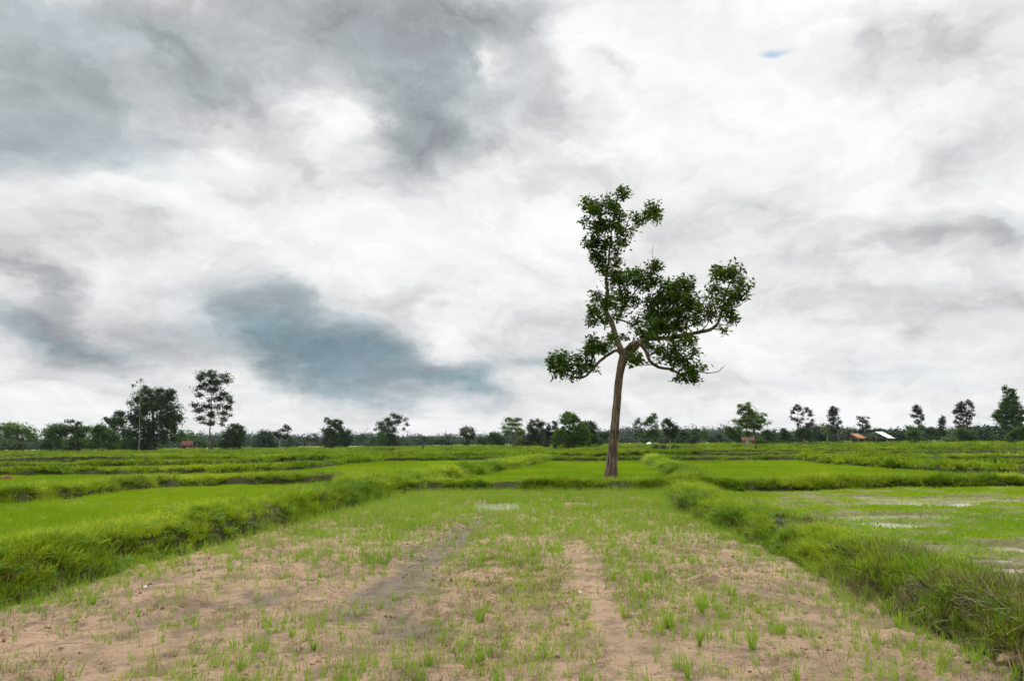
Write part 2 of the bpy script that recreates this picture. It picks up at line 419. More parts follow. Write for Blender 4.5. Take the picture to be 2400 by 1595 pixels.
# ------------------------------------------------------------------ materials
def new_mat(name):
    m = bpy.data.materials.new(name); m.use_nodes = True
    t = NT(m.node_tree); b = m.node_tree.nodes['Principled BSDF']
    return m, t, b, m.node_tree.nodes['Material Output']
def grass_mat(name, c1, c2, dry=(0.30, 0.24, 0.09), dryamt=0.08, trans=0.45, inst=True, big=0.22, rough=.6):
    m, t, b, out = new_mat(name)
    gi = t.n('ShaderNodeNewGeometry')
    pos = gi.outputs['Position']
    n = t.noise(pos, big, 3, .6)
    n2 = t.noise(pos, 1.7, 3, .6)
    if inst:
        rnd = t.n('ShaderNodeObjectInfo').outputs['Random']
    else: rnd = gi.outputs['Random Per Island']
    isl = gi.outputs['Random Per Island']
    f = t.m('ADD', t.m('MULTIPLY', t.m('SUBTRACT', n, .5), 2.0), t.m('ADD', t.m('MULTIPLY', rnd, .35), t.m('MULTIPLY', isl, .35)))
    f = t.m('ADD', f, t.m('MULTIPLY', t.m('SUBTRACT', n2, .5), .9), clamp=True)
    col = t.mix(f, c4(*c1), c4(*c2))
    dr = t.ss(t.m('ADD', t.m('MULTIPLY', isl, .6), t.m('MULTIPLY', rnd, .4)), 1 - dryamt * 2.0, 1 - dryamt * .8)
    col = t.mix(t.m('MULTIPLY', dr, .85), col, c4(*dry))
    t.l(col, b.inputs['Base Color']); b.inputs['Roughness'].default_value = rough
    b.inputs['Specular IOR Level'].default_value = .09
    tr = t.n('ShaderNodeBsdfTranslucent')
    t.l(t.mix(1.0, col, c4(1.15, 1.1, .55), blend='MULTIPLY'), tr.inputs[0])
    mx = t.n('ShaderNodeMixShader'); mx.inputs[0].default_value = trans
    t.l(b.outputs[0], mx.inputs[1]); t.l(tr.outputs[0], mx.inputs[2]); t.l(mx.outputs[0], out.inputs[0])
    return m
def bark_mat(name, c1, c2, sc=1.0, bump=.04):
    m, t, b, out = new_mat(name)
    pos = t.n('ShaderNodeNewGeometry').outputs['Position']
    v = t.vm('MULTIPLY', pos, (12 * sc, 12 * sc, 2.0 * sc))
    n = t.noise(v, 1.0, 6, .65, dist=.4)
    n2 = t.noise(pos, 2.2 * sc, 4, .6)
    f = t.m('ADD', t.m('MULTIPLY', n, 1.0), t.m('MULTIPLY', n2, .8))
    f = t.ss(f, .62, 1.15)
    t.l(t.mix(f, c4(*c1), c4(*c2)), b.inputs['Base Color']); b.inputs['Roughness'].default_value = .9
    b.inputs['Specular IOR Level'].default_value = .15
    bp = t.n('ShaderNodeBump'); bp.inputs['Distance'].default_value = bump; bp.inputs['Strength'].default_value = 1
    t.l(t.m('ADD', n, t.m('MULTIPLY', t.noise(v, 3.0, 4, .6), .4)), bp.inputs['Height']); t.l(bp.outputs[0], b.inputs['Normal'])
    return m
def plain_mat(name, c, c2=None, rough=.8, sc=3.0, metal=0.0):
    m, t, b, out = new_mat(name)
    pos = t.n('ShaderNodeTexCoord').outputs['Object']
    n = t.noise(pos, sc, 5, .65)
    t.l(t.mix(t.ss(n, .38, .64), c4(*c), c4(*(c2 or [q * .6 for q in c]))), b.inputs['Base Color'])
    b.inputs['Roughness'].default_value = rough; b.inputs['Metallic'].default_value = metal
    b.inputs['Specular IOR Level'].default_value = .12 if rough > .6 else .4
    return m

M_TUSSOCK = grass_mat('bank_grass', (0.10, 0.20, 0.008), (0.42, 0.50, 0.03), dryamt=.07, trans=.28)
M_BANKFAR = grass_mat('far_bank_grass', (0.09, 0.18, 0.008), (0.33, 0.42, 0.02), dryamt=.05, big=.09, trans=.28)
M_WEED = grass_mat('weed_leaf', (0.055, 0.14, 0.014), (0.16, 0.28, 0.035), dryamt=.04, trans=.35)
M_RICE = grass_mat('rice', (0.15, 0.28, 0.010), (0.31, 0.42, 0.022), dryamt=.05, trans=.5, big=.12)
M_SEED = grass_mat('rice_seedling', (0.17, 0.31, 0.03), (0.29, 0.42, 0.07), dryamt=.10, trans=.5)
M_DEAD = grass_mat('dead_grass', (0.15, 0.11, 0.06), (0.24, 0.19, 0.10), dry=(.1, .12, .04), dryamt=.2, trans=.15)
M_LEAF = [grass_mat('leaf_deep', (0.038, 0.085, 0.008), (0.12, 0.19, 0.016), dryamt=.0, trans=.25, inst=False, big=.35, rough=.45),
          grass_mat('leaf_dark', (0.026, 0.055, 0.014), (0.055, 0.095, 0.020), dryamt=.0, trans=.2, inst=False, big=.08),
          grass_mat('leaf_mid', (0.040, 0.095, 0.020), (0.085, 0.155, 0.028), dryamt=.0, trans=.25, inst=False, big=.08),
          grass_mat('leaf_light', (0.070, 0.135, 0.022), (0.135, 0.21, 0.030), dryamt=.0, trans=.3, inst=False, big=.08),
          grass_mat('leaf_grey', (0.016, 0.038, 0.014), (0.034, 0.064, 0.022), dryamt=.0, trans=.2, inst=False, big=.05),
          grass_mat('leaf_black', (0.014, 0.026, 0.010), (0.030, 0.045, 0.013), dryamt=.0, trans=.1, inst=False, big=.08)]
M_BARK = bark_mat('hero_bark', (0.050, 0.034, 0.025), (0.33, 0.245, 0.19), 1.0, .05)
M_BARKD = bark_mat('dark_bark', (0.06, 0.045, 0.035), (0.16, 0.12, 0.09), .5, .05)
M_BARKP = bark_mat('pale_bark', (0.20, 0.17, 0.14), (0.42, 0.37, 0.31), .4, .05)

def ground_material():
    m, t, b, out = new_mat('paddy_ground')
    pos = t.n('ShaderNodeNewGeometry').outputs['Position']
    def at(nm):
        a = t.n('ShaderNodeAttribute'); a.attribute_name = nm; return a.outputs['Fac']
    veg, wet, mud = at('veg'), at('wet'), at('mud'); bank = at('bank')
    nA = t.noise(pos, .9, 5, .6); nB = t.noise(pos, 5.0, 6, .65); nC = t.noise(pos, 38.0, 5, .7)
    soil = t.mix(t.ss(nA, .35, .65), c4(.41, .28, .185), c4(.33, .23, .15))
    nM = t.noise(pos, 1.9, 6, .68)
    soil = t.mix(t.ss(nM, .46, .62), soil, c4(.225, .160, .105))
    soil = t.mix(t.ss(nB, .50, .68), soil, c4(.19, .135, .088))
    soil = t.mix(t.ss(nC, .56, .68), soil, c4(.12, .085, .055))
    soil = t.mix(t.m('MULTIPLY', wet, .88), soil, t.mix(t.ss(nB, .4, .7), c4(.155, .125, .092), c4(.085, .07, .052)))
    muddy = t.mix(t.ss(nB, .4, .65), c4(.17, .16, .06), c4(.10, .12, .03))
    soil = t.mix(mud, soil, muddy)
    nD = t.noise(pos, .06, 4, .6)
    green = t.mix(t.ss(nD, .38, .62), c4(.10, .18, .012), c4(.18, .26, .02))
    green = t.mix(t.ss(nB, .45, .65), green, c4(.16, .15, .045))
    vf = t.m('ADD', veg, t.m('MULTIPLY', t.m('SUBTRACT', nB, .5), 0.8))
    col = t.mix(t.ss(vf, .3, .75), soil, green)
    col = t.mix(t.ss(bank, .15, .6), col, t.mix(t.ss(nB, .42, .6), c4(.030, .048, .009), c4(.055, .045, .018)))  # dark bank earth, coloured darker still to stand for shade on its sides
    t.l(col, b.inputs['Base Color'])
    rg = t.mix(t.m('MAXIMUM', wet, mud), .95, .7, typ='FLOAT'); t.l(rg, b.inputs['Roughness'])
    b.inputs['Specular IOR Level'].default_value = .2
    bp = t.n('ShaderNodeBump'); bp.inputs['Distance'].default_value = .04; bp.inputs['Strength'].default_value = 1.0
    t.l(t.m('ADD', nC, t.m('MULTIPLY', t.noise(pos, 14.0, 5, .7), 1.2)), bp.inputs['Height']); t.l(bp.outputs[0], b.inputs['Normal'])
    return m

# ------------------------------------------------------------------ the ground: one polar sheet reaching the horizon
def build_ground():
    r = [0.6]
    while r[-1] < 2600:
        q = r[-1]
        if q < 3.5: d = .08
        elif q < 14: d = max(.014, q * q * .0006)
        elif q < 62: d = .125
        elif q < 160: d = .125 + (q - 62) * .003
        else: d = .42 + (q - 160) * .03
        r.append(q + d)
    r = np.array(r)
    front = np.radians(np.linspace(-50, 50, 1000))
    back = np.radians(np.linspace(50, 310, 90)[1:-1])
    th = np.concatenate([front, back]); nt = len(th)
    R, TH = np.meshgrid(r, th, indexing='ij')
    x = (R * np.sin(TH)).ravel(); y = (R * np.cos(TH)).ravel()
    z, C, wet, trk, rp = terrain(x, y)
    far = sstep(240, 320, R.ravel()); z = z * (1 - far)
    V = np.stack([x, y, z], 1)
    c = len(V); V = np.vstack([V, [[0, 0, 0]]])
    n = len(r)
    i = np.arange(n - 1)[:, None] * nt; j = np.arange(nt)[None, :]; j2 = (j + 1) % nt
    Q = np.stack([i + j, i + nt + j, i + nt + j2, i + j2], -1).reshape(-1, 4)
    jj = np.arange(nt); Tt = np.stack([np.full(nt, c), jj, (jj + 1) % nt], -1)
    o = mesh_np('ground', V, [Q, Tt], ground_material(), smooth=True)
    tag(o, kind='structure', label='reddish brown paddy soil divided by low green earth banks')
    inner = in_near(x, y)
    vg = np.where(inner, sstep(11, 25, y) * .55 - .1, .62)
    vg = np.maximum(vg, C * .7) - rp * .38
    vg = np.where(R.ravel() > 60, .8, vg)
    vg = vg - trk * .5 - wet * .2
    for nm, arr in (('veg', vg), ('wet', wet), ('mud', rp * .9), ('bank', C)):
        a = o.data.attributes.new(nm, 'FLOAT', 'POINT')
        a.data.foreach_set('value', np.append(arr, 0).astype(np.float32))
    return len(V)

# near paddy outline test (between the left and right bank, in front of the cross bank)
LA = np.array([(p[0], p[1]) for p in A]); LD = np.array([(p[0], p[1]) for p in Dp])
def in_near(x, y):
    xl = np.interp(y, LA[:, 1], LA[:, 0]) if LA[0, 1] < LA[-1, 1] else None
    xr = np.interp(y, LD[:, 1], LD[:, 0])
    return (x > xl - .2) & (x < xr + .2) & (y < LA[-1, 1] + .6)

NV = build_ground()
print('ground verts', NV)

def water_mat():
    m, t, b, out = new_mat('water')
    b.inputs['Base Color'].default_value = c4(.28, .25, .19); b.inputs['Roughness'].default_value = .03
    b.inputs['IOR'].default_value = 1.4
    pos = t.n('ShaderNodeNewGeometry').outputs['Position']
    bp = t.n('ShaderNodeBump'); bp.inputs['Distance'].default_value = .002; bp.inputs['Strength'].default_value = .15
    t.l(t.noise(pos, 9, 3, .5), bp.inputs['Height']); t.l(bp.outputs[0], b.inputs['Normal'])
    return m
M_WATER = water_mat()
def water(pts, z, label):
    V = [(p[0], p[1], z) for p in pts]
    o = mesh_np('water', V, [np.array([list(range(len(V)))])], M_WATER)
    tag(o, kind='structure', label=label)
water([(PUD[0] + 1.35 * math.cos(a), PUD[1] + 1.5 * math.sin(a)) for a in np.linspace(0, 2 * math.pi, 24, endpoint=False)] , -.004, 'small bright puddle in the middle of the near paddy')
water([(XR + .3, 5), (XR + 24, 5), (XR + 30, 24.3), (XR + 1.9, 24.3)], -.012, 'shallow standing water across the wet paddy at right')

# ------------------------------------------------------------------ grass: source tufts and scattering
SRC = {}
def blades(n, rad, lmin, lmax, wid, lean, droop, segs=3, seed=0, mat=None, name='tuft', up=0.0):
    g = np.random.default_rng(seed)
    ang = g.uniform(0, 2 * np.pi, n); rr_ = rad * np.sqrt(g.uniform(0, 1, n))
    bx = rr_ * np.cos(ang); by = rr_ * np.sin(ang)
    da = ang + g.normal(0, .9, n)
    L = g.uniform(lmin, lmax, n); ln = np.abs(g.normal(0, lean, n)) + lean * .3; dr = g.uniform(.3, 1, n) * droop
    V = []; w = wid * g.uniform(.7, 1.3, n)
    twist = g.uniform(0, np.pi, n)
    px = -np.sin(da + (twist - 1.57) * .5); py = np.cos(da + (twist - 1.57) * .5)
    x = bx.copy(); y = by.copy(); z = np.full(n, up - .02)
    pitch = ln
    rows = []
    for s in range(segs + 1):
        t = s / segs
        ww = w * (1 - t ** 1.6) * .5 + 1e-5
        if s == segs: rows.append(np.stack([x, y, z], 1)[:, None, :])
        else: rows.append(np.stack([np.stack([x - px * ww, y - py * ww, z], 1), np.stack([x + px * ww, y + py * ww, z], 1)], 1))
        st = L / segs
        x = x + np.sin(pitch) * np.cos(da) * st; y = y + np.sin(pitch) * np.sin(da) * st; z = z + np.cos(pitch) * st
        pitch = pitch + dr / segs * (1 + t)
    V = np.concatenate(rows, 1); k = V.shape[1]
    base = np.arange(n)[:, None] * k
    Q = []; 
    for s in range(segs - 1): Q.append(base + np.array([[2 * s, 2 * s + 1, 2 * s + 3, 2 * s + 2]]))
    Tt = base + np.array([[2 * (segs - 1), 2 * (segs - 1) + 1, 2 * segs]])
    o = mesh_np(name, V.reshape(-1, 3), ([np.concatenate(Q)] if Q else []) + [Tt], mat, link=False)
    return o
def leafy(n, rad, h, ls, seed, mat, name='weed'):
    """low broad-leaved weed: small folded leaves on short stems"""
    g = np.random.default_rng(seed)
    V = []; Q = []
    for i in range(n):
        a = g.uniform(0, 6.28); r0 = rad * math.sqrt(g.uniform()); hz = h * g.uniform(.35, 1)
        c = np.array([r0 * math.cos(a), r0 * math.sin(a), hz])
        for k in range(3):
            b = a + k * 2.1 + g.uniform(-.4, .4); s = ls * g.uniform(.6, 1.3)
            d = np.array([math.cos(b), math.sin(b), g.uniform(-.35, .5)]); sd_ = np.array([-math.sin(b), math.cos(b), 0]) * s * .38
            j = len(V)
            V += [c, c + d * s * .5 + sd_ + (0, 0, .15 * s), c + d * s, c + d * s * .5 - sd_ + (0, 0, .15 * s)]
            Q.append((j, j + 1, j + 2, j + 3))
    return mesh_np(name, np.array(V), [np.array(Q)], mat, link=False)

def source(name, objs):
    c = bpy.data.collections.new(name)
    for o in objs: c.objects.link(o)
    return c
C_TUS = source('tussock_sources', [blades(46, .13, .14, .40, .013, .38, 1.3, 3, s, M_TUSSOCK) for s in range(5)] + [blades(34, .11, .2, .52, .012, .25, 1.6, 3, 20 + s, M_TUSSOCK) for s in range(2)])
C_TUSF = source('far_tussock_sources', [blades(44, .30, .10, .40, .045, .45, 1.0, 2, 30 + s, M_BANKFAR) for s in range(5)])
C_WEED = source('weed_sources', [leafy(40, .16, .14, .026, s, M_WEED) for s in range(4)])
C_RICE = source('rice_sources', [blades(60, .30, .08, .20, .014, .16, .5, 2, 50 + s, M_RICE) for s in range(4)])
C_RICEF = source('far_rice_sources', [blades(60, .70, .06, .16, .050, .25, .5, 2, 60 + s, M_RICE) for s in range(4)])
C_SEED = source('seedling_sources', [blades(nb, .018, .07, .20, .0055, .14, .7, 3, 70 + s, M_SEED) for s, nb in enumerate((3, 4, 6, 8, 5))])
C_CLUMP = source('clump_sources', [blades(26, .035, .10, .30, .006, .28, .9, 4, 80 + s, M_SEED) for s in range(4)])
C_MAT = source('creeping_sources', [blades(30, .10, .03, .10, .005, .9, .8, 2, 90 + s, M_TUSSOCK) for s in range(3)])
C_DEAD = source('dead_sources', [blades(22, .09, .05, .16, .005, 1.0, .6, 2, 100 + s, M_DEAD) for s in range(3)])

def gn_tree(coll):
    g = bpy.data.node_groups.new('scatter_' + coll.name, 'GeometryNodeTree')
    g.interface.new_socket('Geometry', in_out='INPUT', socket_type='NodeSocketGeometry')
    g.interface.new_socket('Geometry', in_out='OUTPUT', socket_type='NodeSocketGeometry')
    N = g.nodes; L = g.links
    gi = N.new('NodeGroupInput'); go = N.new('NodeGroupOutput')
    ci = N.new('GeometryNodeCollectionInfo'); ci.inputs['Collection'].default_value = coll
    ci.inputs['Separate Children'].default_value = True; ci.inputs['Reset Children'].default_value = True
    ip = N.new('GeometryNodeInstanceOnPoints'); ip.inputs['Pick Instance'].default_value = True
    def na(nm, ty):
        a = N.new('GeometryNodeInputNamedAttribute'); a.data_type = ty; a.inputs['Name'].default_value = nm
        return [s for s in a.outputs if s.enabled and s.name == 'Attribute'][0]
    L.new(gi.outputs[0], ip.inputs['Points']); L.new(ci.outputs[0], ip.inputs['Instance'])
    L.new(na('var', 'INT'), ip.inputs['Instance Index'])
    L.new(na('rot', 'FLOAT_VECTOR'), ip.inputs['Rotation']); L.new(na('scl', 'FLOAT_VECTOR'), ip.inputs['Scale'])
    L.new(ip.outputs[0], go.inputs[0])
    return g
GT = {}
def scatter(name, label, cat, x, y, scl, coll, tilt=.15, zoff=0.0, lift=None):
    x = np.asarray(x); y = np.asarray(y); n = len(x)
    if n == 0: return
    z = terrain(x, y)[0] * (1 - sstep(240, 320, np.hypot(x, y))) + zoff
    o = mesh_np(name, np.stack([x, y, z], 1), [np.zeros((0, 3), int)], None) if False else None
    me = bpy.data.meshes.new(name); me.vertices.add(n)
    me.vertices.foreach_set('co', np.stack([x, y, z], 1).astype(np.float32).ravel())
    o = bpy.data.objects.new(name, me); COL.objects.link(o)
    rot = np.stack([rng.normal(0, tilt, n), rng.normal(0, tilt, n), rng.uniform(0, 6.283, n)], 1)
    s = np.asarray(scl)
    if s.ndim == 1: s = np.stack([s, s, s * rng.uniform(.8, 1.15, n)], 1)
    a = me.attributes.new('rot', 'FLOAT_VECTOR', 'POINT'); a.data.foreach_set('vector', rot.astype(np.float32).ravel())
    a = me.attributes.new('scl', 'FLOAT_VECTOR', 'POINT'); a.data.foreach_set('vector', s.astype(np.float32).ravel())
    a = me.attributes.new('var', 'INT', 'POINT'); a.data.foreach_set('value', rng.integers(0, len(coll.objects), n).astype(np.int32))
    if coll.name not in GT: GT[coll.name] = gn_tree(coll)
    md = o.modifiers.new('scatter', 'NODES'); md.node_group = GT[coll.name]
    tag(o, label, cat, kind='stuff')
    print(name, n)
    return o

def bank_points(P, w, dens, spread=.55):
    """random points along a bank; dens(x,y) per square metre"""
    xs = []; ys = []
    for i in range(len(P) - 1):
        a = P[i]; b = P[i + 1]; L = np.hypot(*(b - a))
        if L < .05: continue
        mx, my = (a + b) / 2
        steps = max(1, int(L / 4))
        for k in range(steps):
            p = a + (b - a) * (k / steps); q = a + (b - a) * ((k + 1) / steps)
            c = (p + q) / 2
            if c[1] < 2 or abs(c[0]) > c[1] * .85 + 6: continue
            d = dens(math.hypot(*c)); n = rng.poisson(L / steps * w * 2 * spread * d)
            t = rng.uniform(0, 1, n); s = rng.uniform(-1, 1, n) * w * spread
            nx, ny = -(q - p)[1], (q - p)[0]; nl = math.hypot(nx, ny) + 1e-9
            xs.append(p[0] + (q - p)[0] * t + nx / nl * s); ys.append(p[1] + (q - p)[1] * t + ny / nl * s)
    return (np.concatenate(xs), np.concatenate(ys)) if xs else (np.zeros(0), np.zeros(0))

def patchy(x, y, sc, seed): return fbm(x * sc, y * sc, 3, seed)

def plant_banks():
    names = {0: 'lush grass and weeds on the long bank left of the near paddy', 1: 'rough tall grass on the bank running from the left bank to the far paddies',
             2: 'bright yellow green grass covering the bank right of the near paddy', 3: 'grass on the narrow bank leading away right of the tree paddy',
             4: 'short dark faced grass on the cross bank in front of the lone tree', 5: 'grass on the cross bank behind the wet right hand paddy',
             6: 'ragged grass on the cross bank behind the left hand paddy'}
    fx = []; fy = []; fs = []
    for i, (P, w, h, tall) in enumerate(BUNDS):
        r0 = np.hypot(P[:, 0], P[:, 1]).min()
        if i <= 6:
            x, y = bank_points(P, w, lambda r: 150 if r < 14 else (95 if r < 30 else 36), .51)
            r = np.hypot(x, y); hn = patchy(x, y, .8, 200 + i)
            keep = hn > .31
            x, y, r, hn = x[keep], y[keep], r[keep], hn[keep]
            sc = (.45 + .75 * hn) * rng.uniform(.7, 1.15, len(x)) * tall * (1 + r * .006)
            if i == 0: sc *= .92
            s3 = np.stack([sc * (1 + r * .02), sc * (1 + r * .02), sc * .8], 1)
            scatter('bank_grass', names[i], 'grass', x, y, s3, C_TUS, .28)
            if i in (0, 1, 2, 4):
                x, y = bank_points(P, w, lambda r: {0: 20, 1: 10, 2: 5, 4: 8}[i], .6)
                k = patchy(x, y, .6, 300) > .42; x, y = x[k], y[k]
                scatter('broadleaf_weeds', {0: 'broad leaved weeds among the grass of the left bank', 1: 'broad leaved weeds on the bank beyond the left bank',
                        2: 'few broad leaved weeds in the grass of the right bank', 4: 'broad leaved weeds on the cross bank before the lone tree'}[i], 'weeds',
                        x, y, rng.uniform(.45, .95, len(x)), C_WEED, .2, zoff=.04)
            if i in (0, 2, 6):
                x, y = bank_points(P, w, lambda r: 70 if (r < 9 and i == 2) else 24, .62)
                k = (patchy(x, y, .7, 310 + i) > .52); x, y = x[k], y[k]
                scatter('dead_grass', {0: 'brown dead grass on the face of the left bank', 2: 'brown dead grass at the foot of the right bank', 6: 'brown dead grass on the left cross bank'}[i],
                        'dead grass', x, y, rng.uniform(1.2, 2.2, len(x)), C_DEAD, .3, zoff=.05)
        else:
            x, y = bank_points(P, w, lambda r: 9 if r < 75 else max(2.2, 9 * (75 / r) ** 1.3), .40)
            r = np.hypot(x, y); hn = patchy(x, y, .22, 230)
            sc = (.35 + 1.15 * hn) * rng.uniform(.7, 1.2, len(x)) * tall * (1 + np.clip(r - 60, 0, 120) * .004)
            fx.append(x); fy.append(y); fs.append(sc)
    x = np.concatenate(fx); y = np.concatenate(fy); s = np.concatenate(fs)
    scatter('bank_grass', 'grass lines on the many low banks of the distant paddies', 'grass', x, y, np.stack([s * 1.2, s * 1.2, s * .85], 1), C_TUSF, .15)
plant_banks()

def pool_front(x, y):
    # 1 where growth would stand in or just before open water
    m = np.zeros(x.shape, bool)
    for (qx, qy, ax, ay) in POOLS + [(PUD[0], PUD[1], .5, .6)]:
        m |= (np.abs(x - qx) < ax * 1.15) & (y < qy + ay * 1.3) & (y > qy - ay * 1.1 - qy * .035)
    return m
def rand_fan(n, r0, r1, amax=43):
    """points spread evenly over a wedge of the view"""
    r = np.sqrt(rng.uniform(r0 * r0, r1 * r1, n)); a = np.radians(rng.uniform(-amax, amax, n))
    return r * np.sin(a), r * np.cos(a)

def plant_fields():
    # sparse rice seedlings in the near paddy
    x = rng.uniform(-9, 8, 90000); y = rng.uniform(3, 26, 90000)
    ins = in_near(x, y); x, y = x[ins], y[ins]
    _, C, wet, trk, rp = terrain(x, y)
    pat = patchy(x, y, .55, 400); fine = patchy(x, y, 2.2, 410)
    d = .12 + .95 * sstep(9.0, 17, y) + .35 * sstep(.45, .62, pat)
    edge = np.minimum(x - np.interp(y, LA[:, 1], LA[:, 0]), np.interp(y, LD[:, 1], LD[:, 0]) - x)
    d = d + .35 * (1 - sstep(.1, 1.2, edge))
    d = d * (.35 + 1.3 * sstep(.35, .65, fine)) * (1 - .75 * wet) * (1 - .95 * trk)
    d = np.where(pool_front(x, y), d * .15, d)
    k = rng.uniform(0, 1, len(x)) < d; x, y = x[k], y[k]
    # drilled in wavering rows in places
    scatter('rice_seedlings', 'thin pale rice seedlings sprinkled over the bare near paddy', 'rice', x, y,
            (.35 + np.minimum(rng.gamma(3.0, .20, len(x)), 1.1)) * (1 + .25 * sstep(10, 20, y)), C_SEED, .16)
    # bushier clumps
    x = rng.uniform(-9, 8, 6500); y = rng.uniform(3.5, 26, 6500)
    ins = in_near(x, y); x, y = x[ins], y[ins]
    _, C, wet, trk, rp = terrain(x, y)
    pat = patchy(x, y, .5, 430)
    edge = np.minimum(x - np.interp(y, LA[:, 1], LA[:, 0]), np.interp(y, LD[:, 1], LD[:, 0]) - x)
    d = .05 + .5 * sstep(11, 20, y) + .45 * sstep(.5, .62, pat) + .4 * (1 - sstep(.1, .9, edge)) + .15 * sstep(0, 3, x)
    k = rng.uniform(0, 1, len(x)) < d * (1 - wet) * (1 - trk) * .55 * (1 - .9 * pool_front(x, y)); x, y = x[k], y[k]
    scatter('grass_clumps', 'small bushy grass clumps dotted about the near paddy', 'grass', x, y, .25 + np.minimum(rng.gamma(2.0, .20, len(x)), 1.0), C_CLUMP, .18)
    # creeping mats and dead litter
    x = rng.uniform(-8, 7, 34000); y = rng.uniform(3.5, 20, 34000)
    ins = in_near(x, y); x, y = x[ins], y[ins]
    _, C, wet, trk, rp = terrain(x, y)
    pat = patchy(x, y, .9, 440)
    dk = seg_mask(x, y, DARKP, .9)
    edge = np.minimum(x - np.interp(y, LA[:, 1], LA[:, 0]), np.interp(y, LD[:, 1], LD[:, 0]) - x)
    d = (sstep(.48, .66, pat) * .5 + .5 * dk + .5 * (1 - sstep(.0, 1.1, edge))) * (1 - wet * .8) * (1 - trk)
    k = rng.uniform(0, 1, len(x)) < d; 
    scatter('creeping_grass', 'low creeping grass in patches on the near paddy soil', 'grass', x[k], y[k], rng.uniform(.4, 1.2, k.sum()), C_MAT, .2)
    k2 = rng.uniform(0, 1, len(x)) < (sstep(.5, .7, patchy(x, y, 1.1, 450)) * .35 + .5 * dk) * (1 - trk) * (1 - wet * .6)
    scatter('dead_grass', 'brown dead grass and litter lying on the near paddy soil', 'dead grass', x[k2], y[k2], rng.uniform(.25, 1.0, k2.sum()), C_DEAD, .3)
    # the other paddies out to 62 m
    x, y = rand_fan(62000, 5, 62)
    ins = ~in_near(x, y); x, y = x[ins], y[ins]
    z, C, wet, trk, rp = terrain(x, y)
    wetp = rp > .4
    pat = patchy(x, y, .35, 460); f2 = patchy(x, y, 1.3, 461)
    d = np.where(wetp, .55 + .5 * sstep(.38, .54, f2 * .6 + pat * .4), .92)
    d = np.where(wetp & (z < -.008), d * .16, d); d = np.where(pool_front(x, y), d * .42, d)
    d = d * (1 - C * .9) * (.35 + .65 * sstep(.30, .48, patchy(x, y, .5, 463)))
    k = rng.uniform(0, 1, len(x)) < d; x, y = x[k], y[k]; r = np.hypot(x, y)
    wp = wetp[k]
    s = rng.uniform(.7, 1.1, len(x)) * (1 + .008 * r); hz = np.where(wp, .45, 1.0) * (.55 + .5 * patchy(x, y, .18, 470))
    scatter('rice_plants', 'dense bright green young rice in the middle paddies', 'rice', x, y, np.stack([s, s, hz * s], 1), C_RICE, .06)
    # and beyond
    x, y = rand_fan(52000, 55, 235)
    z, C, wet, trk, rp = terrain(x, y)
    d = (1 - C) * sstep(.2, .4, patchy(x, y, .12, 480)) * np.clip(110 / np.hypot(x, y), 0, 1)
    k = rng.uniform(0, 1, len(x)) < d; x, y = x[k], y[k]
    r = np.hypot(x, y)
    s = rng.uniform(.8, 1.3, len(x)) * (1 + .004 * (r - 60)); hz = .35 + .6 * patchy(x, y, .1, 481)
    scatter('rice_plants', 'green rice filling the distant paddies up to the trees', 'rice', x, y, np.stack([s, s, hz], 1), C_RICEF, .05)
    # rank weeds in drifts among the far paddies
    x, y = rand_fan(16000, 66, 215)
    k = patchy(x / 3.0, y, .10, 490) > .60; x, y = x[k], y[k]
    scatter('tall_weeds', 'drifts of tall yellow green weeds among the distant paddies', 'weeds', x, y, rng.uniform(.9, 2.0, len(x)), C_TUSF, .15)
plant_fields()

# soil clods
def clods():
    n = 9000
    x = rng.uniform(-8, 6.5, n); y = rng.uniform(3.6, 16, n)
    k = in_near(x, y) & (patchy(x, y, .9, 500) > .45); x, y = x[k], y[k]
    _, C, wet, trk, rp = terrain(x, y); k = (trk < .3); x, y = x[k], y[k]
    m, t, b, out = new_mat('clod_soil')
    pos = t.n('ShaderNodeNewGeometry').outputs['Position']
    t.l(t.mix(t.ss(t.noise(pos, 3, 4, .6), .4, .6), c4(.17, .115, .075), c4(.27, .18, .115)), b.inputs['Base Color']); b.inputs['Roughness'].default_value = 1
    b.inputs['Specular IOR Level'].default_value = .1
    objs = []
    import bmesh
    for s in range(4):
        bm = bmesh.new(); bmesh.ops.create_icosphere(bm, subdivisions=2, radius=.02)
        g = np.random.default_rng(s)
        o1, o2 = g.uniform(0, 50, 2)
        for v in bm.verts:
            q = 1 + 1.1 * (float(vnoise(np.array([v.co.x * 70 + o1]), np.array([v.co.y * 70 + v.co.z * 50 + o2]), 3)[0]) - .5)
            v.co *= q; v.co.z *= .6
        me = bpy.data.meshes.new('clod'); bm.to_mesh(me); bm.free(); me.materials.append(m)
        objs.append(bpy.data.objects.new('clod', me))
    scatter('soil_clods', 'crumbs and clods of brown soil scattered on the near paddy', 'soil', x, y, np.minimum(rng.gamma(1.6, .30, len(x)), 1.2), source('clod_sources', objs), .5)
clods()

